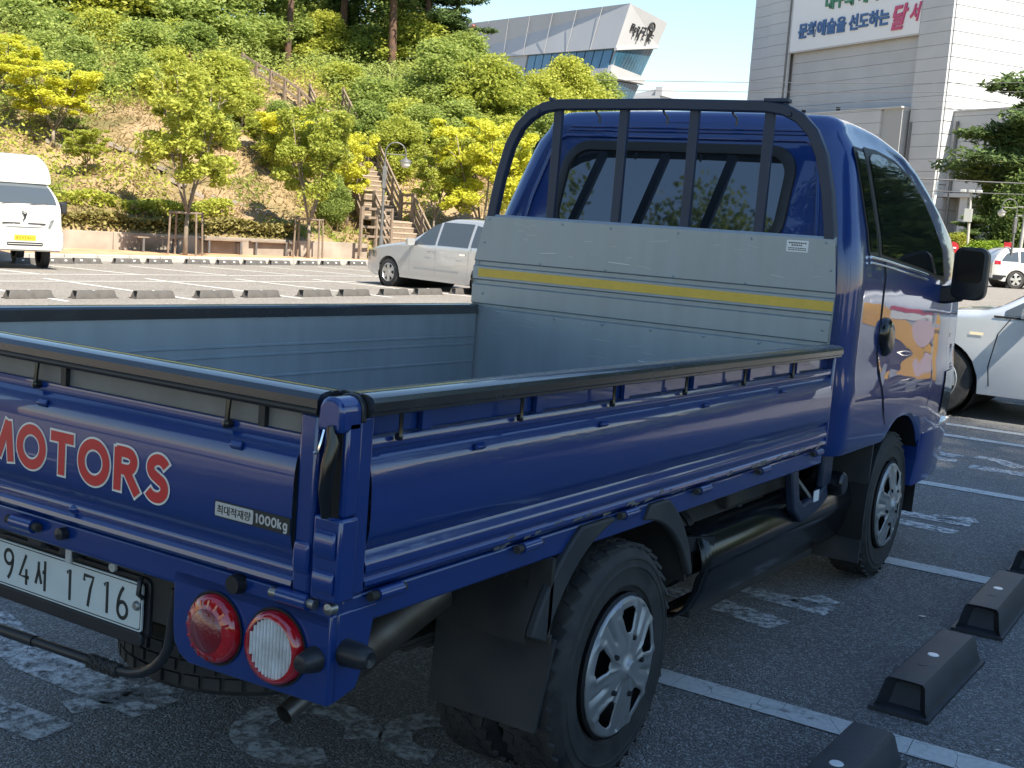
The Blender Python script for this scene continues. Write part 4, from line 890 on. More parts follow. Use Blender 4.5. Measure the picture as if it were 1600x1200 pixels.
# far kerb of single stones
kb = empty('kerb', (-25.5, 20, -.38)); tag(kb, 'pale kerb of separate stones along the far edge of the sunny parking lot', 'kerb')
k0 = None
for i in range(58):
    y0 = -6 + 1.0 * i; y1 = y0 + .985; xx = -25.46 + .089 * ((y0 + y1) / 2 - 15)
    if k0 is None:
        k0 = B().prism([(0, -.02), (0, .155), (-.02, .172), (-.19, .172), (-.19, -.02)], 'Y', -.4925, .4925).obj('kerb_stone', M['kerb'], kb)
        o = k0
    else: o = k0.copy(); COL.objects.link(o); o.parent = kb
    o.location = (xx + 25.5, (y0 + y1) / 2 - 20, 0); o.rotation_euler = (0, 0, -R(5.1))

# low retaining wall
wl = empty('retaining_wall', (WALL_A.x, WALL_A.y, -.215)); tag(wl, 'low stained concrete wall holding back the planted slope', 'wall')
wl.rotation_euler = (0, 0, math.atan2(WALL_U.y, WALL_U.x))
for i in range(13):
    B().span((3.0 * i + .006, -.18, -.2), (3.0 * i + 2.994, .0, .53)).obj('wall_panel', M['concrete'], wl, bevel=.012)
for i in range(12): B().span((-4.4 - 3.0 * i + .006, -.18, -.3), (-4.4 - 3.0 * i + 2.994, .0, .60)).obj('wall_panel', M['concrete'], wl, bevel=.012)

# stake frames around the street trees
def stake(x, y, z, lb, hgt=1.25):
    r = empty('tree_stake', (x, y, z)); tag(r, lb, 'tree stake', 'stake frames around the street trees')
    P = [(-.42, -.3), (.42, -.3), (.42, .32), (-.42, .32)]
    for px, py in P: B().tube([(px, py, -.05), (px * .92, py * .92, hgt + .05)], .032, 7).obj('post', M['stake'], r, smooth=50)
    for (a, b_) in ((0, 1), (1, 2), (2, 3), (3, 0)):
        B().tube([(P[a][0] * .93, P[a][1] * .93, hgt), (P[b_][0] * .93, P[b_][1] * .93, hgt)], .035, 7).obj('rail', M['stake'], r, smooth=50)
    r.rotation_euler = (0, 0, R(30))
    return r
stake(-25.5, 23.5, -.215, 'wooden stake frame around the street tree right of the white truck')
stake(-25.1, 28.4, -.215, 'wooden stake frame around the street tree left of the wooden stairs')

# benches against the wall
def bench():
    r = empty('bench')
    for sx in (-.55, .55):
        b = B(); b.span((sx - .03, -.20, 0), (sx + .03, -.14, .42)); b.span((sx - .03, .14, 0), (sx + .03, .20, .42)); b.span((sx - .03, -.14, .36), (sx + .03, .14, .42)); b.obj('leg', M['lamp_metal'], r)
    for k in range(4): B().span((-.75, -.21 + .108 * k, .42), (.75, -.21 + .108 * k + .09, .455)).obj('seat_slat', M['wood'], r)
    return r
b0 = bench()
for i, (x, y) in enumerate(((-26.78, 23.6), (-26.45, 25.9), (-26.1, 27.6))):
    o = b0 if i == 0 else copy_tree(b0); o.location = (x, y, -.215); o.rotation_euler = (0, 0, R(73))
    tag(o, 'low wooden bench in front of the concrete wall, %s from the left' % ORD[i], 'bench', 'benches along the wall')

# street lamp with curved arm
def street_lamp(loc, h, rz, lb, sgn=1):
    r = empty('street_lamp', loc, rz); tag(r, lb, 'street lamp')
    B().tube([(0, 0, 0), (0, 0, .9), (0, 0, .92), (0, 0, h * .83)], [.085, .085, .05, .042], 12).obj('post', M['lamp_metal'], r, smooth=40)
    B().span((-.07, -.07, h * .62), (.07, .07, h * .80)).obj('collar', M['lamp_metal'], r, bevel=.02)
    ra = .34; A = [(.0, 0, h * .80)] + [(ra - ra * math.cos(R(a)), 0, h - ra + ra * math.sin(R(a))) for a in range(0, 181, 15)] + [(2 * ra, 0, h - ra - .12)]
    B().tube(A, .022, 8).obj('arm', M['lamp_metal'], r, smooth=50)
    B().tube([(.05, 0, h - ra - .05), (2 * ra - .03, 0, h - ra - .05)], .014, 6).obj('brace', M['lamp_metal'], r, smooth=50)
    hd = B().lathe([(0, .03), (-.05, .07), (-.12, .20), (-.15, .215), (-.15, .19)], (2 * ra, 0, h - ra - .12), 'Z', 20).obj('lamp_hood', M['lamp_metal'], r, smooth=40)
    B().lathe([(-.15, .17), (-.26, .155), (-.33, .10), (-.35, .001)], (2 * ra, 0, h - ra - .12), 'Z', 20).obj('lamp_globe', M['lamp_glass'], r, smooth=60)
street_lamp((-23.6, 30.3, -.3), 4.05, R(40), 'grey street lamp with hooked arm in front of the wooden stairs')

# ================================================================== WOODEN STAIRS
st = empty('wooden_stairs', (SP0.x, SP0.y, -.21)); tag(st, 'weathered wooden staircase with railings climbing the slope behind the silver car', 'staircase')
def sp_(d, s_, z): p = SD * d + SN * s_; return (p.x, p.y, z)
def flight(d0, z0, n, rise, run):
    for i in range(n):
        d, z = d0 + run * i, z0 + rise * (i + 1)
        B().bar(sp_(d + run / 2, 0, z - .02), sp_(d + run / 2, SW, z - .02), run + .03, .05).obj('tread', M['woodlight'], st)
        B().bar(sp_(d + .01, 0, z - rise / 2 - .02), sp_(d + .01, SW, z - rise / 2 - .02), .02, rise - .05).obj('riser', M['wood'], st)
    for s_ in (-.04, SW + .04): B().bar(sp_(d0 - .05, s_, z0 - .02), sp_(d0 + run * n, s_, z0 + rise * n - .02 - .05), .06, .30).obj('stringer', M['wood'], st)
    for s_ in (-.05, SW + .05):
        m = max(2, round(run * n / 1.1)); pp = []
        for k in range(m + 1):
            d = d0 + run * n * k / m; z = z0 + rise * n * k / m
            B().bar(sp_(d, s_, z - .3), sp_(d, s_, z + 1.08), .10, .10).obj('railing_post', M['wood'], st); pp.append((d, z))
        for hh in (1.02, .70, .38): B().bar(sp_(d0 - .1, s_, z0 + hh), sp_(d0 + run * n + .1, s_, z0 + rise * n + hh), .06, .09).obj('handrail' if hh > 1 else 'rail', M['wood'], st)
flight(.2, .0, 7, .19, .30)
for k in range(9): B().bar(sp_(2.32 + .18 * k, -.1, 1.33), sp_(2.32 + .18 * k, SW + .1, 1.33), .172, .05).obj('landing_board', M['woodlight'], st)
for s_ in (-.05, SW + .05):
    for d in (2.4, 3.8): B().bar(sp_(d, s_, -.3), sp_(d, s_, 2.4), .11, .11).obj('railing_post', M['wood'], st)
    for hh in (2.33, 2.02, 1.70): B().bar(sp_(2.4, s_, hh), sp_(3.8, s_, hh), .06, .09).obj('rail', M['wood'], st)
flight(3.9, 1.33, 17, .19, .30)
zt_ = 1.33 + 17 * .19; dt_ = 3.9 + 17 * .30
for k in range(8): B().bar(sp_(dt_ + .1 + .18 * k, -.1, zt_), sp_(dt_ + .1 + .18 * k, SW + .1, zt_), .172, .05).obj('landing_board', M['woodlight'], st)
flight(dt_ + 1.5, zt_, 7, .19, .32)
# low railing at the foot of the stairs
rl = empty('wooden_railing', (-24.35, 31.75, .5)); tag(rl, 'low wooden railing with four rails at the foot of the stairs', 'railing')
for k in range(3): B().bar((-.16 * k, -.62 * k, -.6), (-.16 * k, -.62 * k, 1.08), .09, .09).obj('post', M['wood'], rl)
for hh in (.08, .40, .72, 1.02): B().bar((0, 0, hh), (-.32, -1.24, hh), .05, .08).obj('rail', M['wood'], rl)
# path railing at the top of the dirt patch
pr_ = empty('path_railing', (-36, 37.8, hill(-36, 37.8))); tag(pr_, 'thin wooden railing beside the bare earth high on the slope', 'railing')
pp = []
for k in range(6):
    x, y = -37.9 + .7 * k, 37.7 + .17 * k; z = hill(x, y); q = (x + 36, y - 37.8, z - pr_.location.z); pp.append(q)
    B().bar((q[0], q[1], q[2] - .3), (q[0], q[1], q[2] + 1.0), .12, .12).obj('post', M['wood'], pr_)
for a, c in zip(pp, pp[1:]):
    for hh in (.92, .5): B().bar((a[0], a[1], a[2] + hh), (c[0], c[1], c[2] + hh), .07, .10).obj('rail', M['wood'], pr_)
# stone drain strip running down the slope
dr = B()
for k in range(14):
    x, y = -27.6 - .55 * k, 29.6 - .42 * k; dr.box((x, y, hill(x, y) + .06), (.55, .38, .12), Matrix.Rotation(R(37), 3, 'Z') @ Matrix.Rotation(R(20), 3, 'Y'))
d_ = dr.obj('slope_drain', M['concrete']); tag(d_, 'narrow concrete drain channel running down the dry slope', 'drain')

# ================================================================== FOLIAGE
npr = np.random.default_rng(11)
def leaf_quads(P, size, up=.5, elong=1.6, var=.4):
    n = len(P); nv = npr.normal(size=(n, 3)); nv /= np.linalg.norm(nv, axis=1)[:, None]; nv[:, 2] = np.abs(nv[:, 2]) + up; nv /= np.linalg.norm(nv, axis=1)[:, None]
    t = npr.normal(size=(n, 3)); t -= nv * (t * nv).sum(1)[:, None]; t /= np.linalg.norm(t, axis=1)[:, None]; s = np.cross(nv, t)
    L = (size * (1 + var * (npr.random(n) - .5) * 2))[:, None]
    return np.stack([P - t * L * elong / 2, P + s * L / 2 - nv * L * .12, P + t * L * elong / 2, P - s * L / 2 - nv * L * .12], 1)
def quads_mesh(name, Q, m):
    n = len(Q); me = bpy.data.meshes.new(name)
    me.vertices.add(n * 4); me.vertices.foreach_set('co', Q.reshape(-1).astype(np.float32))
    me.loops.add(n * 4); me.loops.foreach_set('vertex_index', np.arange(n * 4, dtype=np.int32))
    me.polygons.add(n); me.polygons.foreach_set('loop_start', np.arange(0, n * 4, 4, dtype=np.int32)); me.polygons.foreach_set('loop_total', np.full(n, 4, dtype=np.int32))
    me.update(calc_edges=True); me.materials.append(m); return me
def clump_pts(C, n, rad, flat=.6):
    C = np.array(C); idx = npr.integers(0, len(C), n); d = npr.normal(size=(n, 3)); d /= np.linalg.norm(d, axis=1)[:, None]
    r = npr.random(n) ** .45; rr = np.array(rad)[idx] if np.ndim(rad) else rad
    p = d * (r * rr)[:, None] if np.ndim(rr) else d * (r * rr)[:, None]; p[:, 2] *= flat
    return C[idx] + p
def tree_kind(kind, seed, leaf):
    """returns (trunk mesh, crown mesh, reference height)"""
    q = random.Random(seed); b = B(); C = []; RD = []
    if kind == 'young':
        H = 5.6; ns = 4
        b.tube([(0, 0, -.2), (.02, .02, .8), (.0, .04, 1.25)], [.085, .07, .06], 8)
        for i in range(ns):
            a = 2 * math.pi * i / ns + q.uniform(-.4, .4); k = q.uniform(.9, 1.35)
            pth = [(0, .04, 1.2), (.22 * math.cos(a), .22 * math.sin(a), 1.8), (.55 * k * math.cos(a), .55 * k * math.sin(a), 2.9), (.8 * k * math.cos(a), .8 * k * math.sin(a), 4.0), (.95 * k * math.cos(a), .95 * k * math.sin(a), 4.9)]
            b.tube(pth, [.045, .04, .03, .02, .008], 6)
            for j in range(15):
                t = q.uniform(.30, 1) * (len(pth) - 1); u = min(int(t), 3); p0 = Vector(pth[u]).lerp(Vector(pth[u + 1]), t - u)
                aa = a + q.uniform(-1.5, 1.5); l = q.uniform(.3, .95) * (1.15 - .5 * (p0.z - 2) / 3); e = p0 + Vector((math.cos(aa) * l, math.sin(aa) * l, q.uniform(.05, .45)))
                b.tube([p0, p0.lerp(e, .5) + Vector((0, 0, .06)), e], [.016, .011, .004], 5); C.append(e); RD.append(q.uniform(.20, .44))
        for j in range(12): C.append((q.uniform(-.6, .6), q.uniform(-.6, .6), q.uniform(3.0, 5.4))); RD.append(q.uniform(.28, .5))
        P = clump_pts(C, 12500, RD, .74); Q = leaf_quads(P, .085, .3, 1.8)
    elif kind == 'broad':
        H = 7.0
        b.tube([(0, 0, -.4), (.05, 0, 1.2), (.1, .1, 2.6), (0, .1, 4.5), (0, 0, 6.2)], [.16, .14, .11, .07, .02], 8)
        for i in range(62):
            z = q.uniform(.5, 6.6); a = q.uniform(0, 6.28); rr = 2.1 * math.sin(math.pi * min(1, max(.10, (z - .2) / 7.0)) ** .8) * q.uniform(.45, 1.05)
            e = Vector((rr * math.cos(a), rr * math.sin(a), z)); s_ = Vector((0, .05, max(.8, z - .8)))
            b.tube([s_, s_.lerp(e, .5) + Vector((0, 0, .15)), e], [.035, .022, .006], 5); C.append(e); RD.append(q.uniform(.5, 1.1))
        P = clump_pts(C, 17000, RD, .95); Q = leaf_quads(P, .125, .15, 1.8)
    elif kind == 'pine':
        H = 11.0; lean = q.uniform(-.8, .8)
        pth = [(0, 0, -.5), (lean * .15, 0, 2.5), (lean * .5, .1, 5.5), (lean * .9, .2, 8.5), (lean, .2, 10.6)]; b.tube(pth, [.20, .18, .15, .10, .03], 9)
        for i in range(26):
            z = q.uniform(4.6, 10.6); a = q.uniform(0, 6.28); l = q.uniform(.7, 2.6) * (1.15 - .6 * (z - 4.6) / 6)
            s_ = Vector((lean * z / 10.6, .15, z)); e = s_ + Vector((l * math.cos(a), l * math.sin(a), q.uniform(-.1, .5)))
            b.tube([s_, s_.lerp(e, .5) + Vector((0, 0, -.08)), e], [.05, .03, .01], 5); C += [e, s_.lerp(e, .65)]; RD += [q.uniform(.5, .95), q.uniform(.35, .7)]
        P = clump_pts(C, 9000, RD, .38); Q = leaf_quads(P, .085, .5, 4.2)
    elif kind in ('shade', 'tall'):
        H = 12
        b.tube([(0, 0, -.3), (0, .1, 2), (.1, 0, 4.5), (0, 0, 8), (0, 0, 11)], [.28, .24, .18, .1, .03], 10)
        for i in range(70):
            z = q.uniform(5.2, 11.4); a = q.uniform(0, 6.28); rr = 4.1 * math.sin(math.pi * (z - 4.2) / 8.4) ** .6 * q.uniform(.25, 1.0)
            e = Vector((rr * math.cos(a), rr * math.sin(a), z)); s_ = Vector((0, 0, max(2.2, z - 1.8))); b.tube([s_, s_.lerp(e, .5) + Vector((0, 0, .2)), e], [.07, .04, .01], 5); C.append(e); RD.append(q.uniform(.9, 1.6))
        P = clump_pts(C, 30000 if kind == 'shade' else 70000, RD, .75); Q = leaf_quads(P, .17 if kind == 'shade' else .085, .5, 1.6)
    elif kind == 'layered':     # cloud-shaped garden pine
        H = 8.0
        b.tube([(0, 0, -.3), (.3, 0, 2), (.1, .2, 4), (.4, .1, 6), (.3, 0, 7.6)], [.24, .2, .16, .1, .03], 9)
        for i in range(17):
            z = 2.6 + 5.2 * i / 16; a = q.uniform(0, 6.28); l = q.uniform(1.2, 3.3) * (1.1 - .55 * i / 16); s_ = Vector((.25, .1, z - .3)); e = s_ + Vector((l * math.cos(a), l * math.sin(a), .35))
            b.tube([s_, s_.lerp(e, .5), e], [.09, .06, .02], 6)
            for t in (1, .72, .45): C.append(s_.lerp(e, t) + Vector((q.uniform(-.5, .5), q.uniform(-.5, .5), .1))); RD.append(q.uniform(.7, 1.15))
        P = clump_pts(C, 12000, RD, .32); Q = leaf_quads(P, .10, .7, 3.6)
    bm = bpy.data.meshes.new('trunk'); bm.from_pydata(b.v, [], b.f); bm.update(); bm.polygons.foreach_set('use_smooth', [True] * len(bm.polygons))
    bm.materials.append(M['pinebark'] if kind in ('pine', 'layered') else M['bark'])
    return bm, quads_mesh('crown', Q, LM[leaf]), H
VAR = {'yellow': [tree_kind('young', 20 + i, 'yellow') for i in range(3)], 'lime': [tree_kind('young', 30 + i, 'lime') for i in range(3)], 'limebroad': [tree_kind('broad', 44 + i, 'lime') for i in range(2)],
       'broad': [tree_kind('broad', 50 + i, 'green') for i in range(4)], 'darkbroad': [tree_kind('broad', 60 + i, 'dark') for i in range(2)], 'pine': [tree_kind('pine', 70 + i, 'pine') for i in range(3)],
       'shade': [tree_kind('shade', 80 + i, 'dark') for i in range(2)], 'layered': [tree_kind('layered', 90, 'pine')], 'tall': [tree_kind('tall', 86, 'dark')]}
TW = {'yellow': 3.3, 'lime': 3.3, 'limebroad': 4.8, 'broad': 4.8, 'darkbroad': 4.8, 'pine': 4.8, 'shade': 9, 'layered': 6, 'tall': 9}
NV = {k: 0 for k in VAR}
CAT = {'pine': 'pine_tree', 'layered': 'pine_tree'}
def tree(kind, x, y, z, h, wd, lb, group=None, rz=None):
    v = VAR[kind][NV[kind] % len(VAR[kind])]; NV[kind] += 1
    r = empty(CAT.get(kind, 'broadleaf_tree'), (x, y, z), rng.uniform(0, 6.28) if rz is None else rz); s_ = h / v[2]; sw = wd / TW[kind]; r.scale = (sw, sw, s_)
    link('trunk', v[0], None, r); link('crown', v[1], None, r); tag(r, lb, 'tree', group); return r
# helper: world x,y on a ray leaving the photograph's standpoint at heading column c (hundredths of width) and distance D
def ground_xy(px, D):
    u = (px - 800) / 1894.9959; d = _fw + _rt * u; return 2.29194 + d.x * D, -1.68208 + d.y * D
def top_z(px, py, D): return 1.5386 + (_fw.z + _rt.z * (px - 800) / 1894.9959 - _up.z * (py - 600) / 1894.9959) * D
def hill_tree(kind, px, D, ytop, wpx, lb, group):
    x, y = ground_xy(px, D); z = hill(x, y) if wdist(x, y) > .3 else -.215; h = max(1.5, top_z(px, ytop, D) - z); wd = wpx * D / 1895; sink = max(.05, .95 * wd - h) if kind in ('broad', 'limebroad', 'darkbroad') else .05; wd = min(wd, 1.02 * h) if kind in ('yellow', 'lime') else wd; return tree(kind, x, y, z - sink, h + sink, wd, lb, group)

tree('lime', -25.5, 23.5, -.215, 5.7, 3.2, 'yellow green street tree in a stake frame right of the white truck', 'staked street trees')
tree('lime', -25.1, 28.4, -.215, 5.2, 2.7, 'yellow green street tree in a stake frame left of the stairs', 'staked street trees')
GA = 'bright yellowing young trees on the lower slope'
for kind, px, D, yt, wp, lb in [('yellow', 78, 42, 100, 175, 'bright yellow young tree rising behind the white truck'), ('yellow', 8, 44, 62, 120, 'yellow young tree cut by the left picture edge'), ('yellow', 738, 46, 190, 150, 'yellow young tree just left of the truck guard frame'),
        ('lime', 664, 46, 205, 95, 'thin lime tree between the stairs and the guard frame'), ('yellow', 448, 46, 172, 120, 'yellow green tree with bare forked stems left of the stairs'), ('yellow', 530, 47, 205, 85, 'small yellow tree overhanging the stairs'),
        ('lime', 128, 40, 215, 100, 'low lime bushy tree beside the white truck roof'), ('lime', 395, 47, 190, 100, 'lime tree on the slope under the bare earth patch'), ('yellow', 700, 52, 185, 110, 'yellow tree behind the thin lime tree right of the stairs'), ('lime', 345, 50, 178, 110, 'lime tree standing close behind the staked street tree')]:
    hill_tree(kind, px, D, yt, wp, lb, GA)
GB = 'green trees on the wooded slope'
def ords(n): return ORD[n] if n < 14 else ['fifteenth', 'sixteenth', 'seventeenth', 'eighteenth', 'nineteenth', 'twentieth'][n - 14]
rowA2 = [(15, 47, 175, 120, 'limebroad'), (60, 49, 170, 110, 'broad'), (205, 50, 172, 110, 'broad'), (250, 51, 168, 110, 'limebroad'), (318, 47, 205, 95, 'broad'), (365, 50, 168, 95, 'limebroad'), (420, 50, 168, 85, 'broad'), (470, 50, 182, 95, 'broad'), (505, 51, 178, 95, 'limebroad'), (560, 52, 165, 110, 'broad'), (600, 51, 185, 100, 'limebroad'), (640, 53, 170, 110, 'broad'), (690, 54, 165, 120, 'broad'), (110, 48, 165, 110, 'broad'), (415, 46, 235, 70, 'limebroad'), (505, 44.5, 272, 60, 'broad')]
for i, (px, D, yt, wp, kd) in enumerate(sorted(rowA2)): hill_tree(kd, px, D, yt, wp, '%s bushy tree low on the slope, %s from left among them' % ('light green' if kd == 'limebroad' else 'mid green', ords(i)), 'bushy trees low on the slope')
rowB = [(25, 52, 130, 130, 'broad'), (80, 54, 60, 150, 'broad'), (150, 53, 120, 130, 'limebroad'), (215, 53, 85, 150, 'broad'), (285, 55, 60, 150, 'broad'), (330, 53, 105, 130, 'limebroad'), (565, 56, 130, 130, 'broad'), (512, 58, 165, 110, 'limebroad'), (610, 54, 160, 120, 'limebroad'), (655, 58, 70, 140, 'broad'), (702, 58, 105, 130, 'limebroad'),
        (760, 58, 125, 120, 'broad'), (815, 59, 118, 120, 'limebroad'), (868, 60, 112, 110, 'limebroad'), (905, 64, 122, 90, 'broad'), (745, 57, 95, 130, 'limebroad'), (850, 60, 96, 120, 'limebroad'), (775, 55, 185, 110, 'limebroad'), (830, 54, 180, 110, 'broad')]
for i, (px, D, yt, wp, kd) in enumerate(sorted(rowB)): hill_tree(kd, px, D, yt, wp, '%s green tree in the front rank of the slope, %s from left' % ('light' if kd == 'limebroad' else 'mid', ords(i)), GB)
rowC = [(15, 62, -40, 190, 'broad'), (95, 63, -70, 190, 'limebroad'), (170, 64, -50, 180, 'limebroad'), (245, 65, -90, 190, 'broad'), (325, 64, -40, 180, 'broad'), (400, 68, -20, 130, 'broad'), (480, 69, 30, 130, 'limebroad'), (548, 70, 55, 130, 'broad'), (620, 70, 35, 140, 'limebroad'), (690, 71, 60, 130, 'broad'), (735, 71, 118, 110, 'broad'), (55, 58, 40, 150, 'limebroad'), (255, 59, 45, 150, 'limebroad'), (800, 72, 128, 110, 'darkbroad'), (452, 74, -40, 150, 'broad'), (530, 75, -60, 150, 'darkbroad'), (606, 76, -20, 140, 'broad')]
for i, (px, D, yt, wp, kd) in enumerate(sorted(rowC)): hill_tree(kd, px, D, yt, wp, '%s tree in the back rank on the crest, %s from left' % ({'broad': 'mid green', 'darkbroad': 'dark green', 'limebroad': 'light green'}[kd], ords(i)), GB)
for i, (px, D, yt, wp) in enumerate([(235, 67, -190, 150), (375, 68, -190, 160), (428, 66, -170, 140), (508, 70, -180, 150), (585, 68, -130, 170), (640, 72, -80, 150), (672, 74, -40, 130)]):
    hill_tree('pine', px, D, yt, wp, 'tall dark pine with bare trunk on the crest, %s from left' % ORD[i], 'pines on the crest')
# out of the picture: trees that shade this side of the lot and show in the paint
for i, (x, y, h, wd) in enumerate([(16.5, -10.8, 24, 10), (17, -5.8, 25, 10.5), (16.8, -1.1, 24.5, 10), (9.2, 18, 11, 8), (9.9, 26, 12, 9), (10.6, 34, 12, 9), (12, 43, 12, 10)]):
    tree('tall' if h > 20 else 'shade', x, y, 0, h, wd, 'large dense shade tree on the planted strip beside the near parking row, %s along' % ORD[i], 'shade trees beside the lot')
for i, (x, y, h, wd) in enumerate([(-2.6, -18, 15.2, 9.5), (-9.3, -15.2, 15.6, 9), (-15.5, -11, 15.8, 9.5)]):
    tree('tall', x, y, 0, h, wd, 'tall round tree behind the photographer on the near side, %s along the line' % ORD[i], 'trees across the lot')

for i, (x, y, h, wd) in enumerate([(4.6, 19, 4.2, 4.5), (6.2, 24, 5, 5), (7.6, 29, 5.5, 6), (9, 36, 6, 7), (5.4, 15.4, 3, 3.4)]):
    tree('darkbroad', x, y, 0, h, wd, 'low bushy dark tree on the strip beyond the sedan, %s along' % ORD[i], 'bushy trees beyond the sedan')
n = 26000; Y = npr.uniform(-16, 16, n); X = 6.6 + npr.normal(size=n) * .45; Z = npr.random(n) ** .7 * (1.1 + .25 * np.sin(Y * 1.7))  # hedge added out of view, hides sunlit ground from the paint reflections
o = link('hedge', quads_mesh('hedge', leaf_quads(np.stack([X, Y, Z], 1), .11, .3, 1.6), LM['dark']), None); tag(o, 'unseen leafy hedge added right of the near parking row to darken paint reflections', 'hedge')
# hedge along the wall, slope undergrowth, dry grass
def hedge(name, t0, t1, d0, d1, h0, h1, leaf, n, lb):
    t = npr.uniform(t0, t1, n); d = npr.uniform(d0, d1, n); k = .82 + .18 * np.sin(t * 2.1 + 1) * np.sin(t * .9)
    z = h0 + (h1 - h0) * k * npr.random(n) ** .45
    X = WALL_A.x - WALL_U.x * -t * 1 + WALL_N.x * d; Y = WALL_A.y - WALL_U.y * -t + WALL_N.y * d
    me = quads_mesh(name, leaf_quads(np.stack([X, Y, z], 1), .085, .4, 1.6), LM[leaf]); o = link(name, me, None); tag(o, lb, 'hedge'); return o
hedge('hedge', 2.6, 13.5, .15, .9, .25, .95, 'hedge', 9000, 'long brownish clipped hedge on top of the concrete wall')
hedge('hedge', 4.5, 12.5, 1.1, 1.9, .6, 1.55, 'lime', 6000, 'greener hedge row standing behind the brownish hedge')
def scatter(name, n, leaf, size, test, hmax, elong, up, lbl=None):
    t = npr.uniform(-32, 26, n * 5); d = npr.uniform(.4, 22, n * 5)
    X = WALL_A.x + WALL_U.x * t + WALL_N.x * d; Y = WALL_A.y + WALL_U.y * t + WALL_N.y * d
    keep = test(X, Y, t, d); X, Y = X[keep][:n], Y[keep][:n]; Z = np.array([hill(a, b_) for a, b_ in zip(X, Y)])
    P = np.stack([X, Y, Z + npr.random(len(X)) ** 1.5 * hmax], 1)
    return link(name, quads_mesh(name, leaf_quads(P, size, up, elong), LM[leaf]), None, None, None, 'stuff')
noi = lambda X, Y, s_, p=0: np.sin(X * s_ + 1.7 + p) * np.cos(Y * s_ * 1.13 + p) + .5 * np.sin(X * s_ * 2.3 + Y * s_ * 1.9 + p)
scatter('dry_grass', 60000, 'dry', .045, lambda X, Y, t, d: (noi(X, Y, .5) > -.75), .35, 6, -.3)
scatter('fresh_grass', 26000, 'grass', .05, lambda X, Y, t, d: (d < 1.6) & (t < 3.5) | (noi(X, Y, .7, 2) > .75), .22, 5, -.2)
scatter('undergrowth', 50000, 'lime', .075, lambda X, Y, t, d: (noi(X, Y, .45, 4) > .15) & (d > 2.2), .8, 1.8, .2)
scatter('undergrowth', 60000, 'green', .085, lambda X, Y, t, d: (d > 7) & (noi(X, Y, .35, 1) > -.35) & ((np.abs(t + 1) > 4) | (d > 17)), 1.5, 1.7, .4)

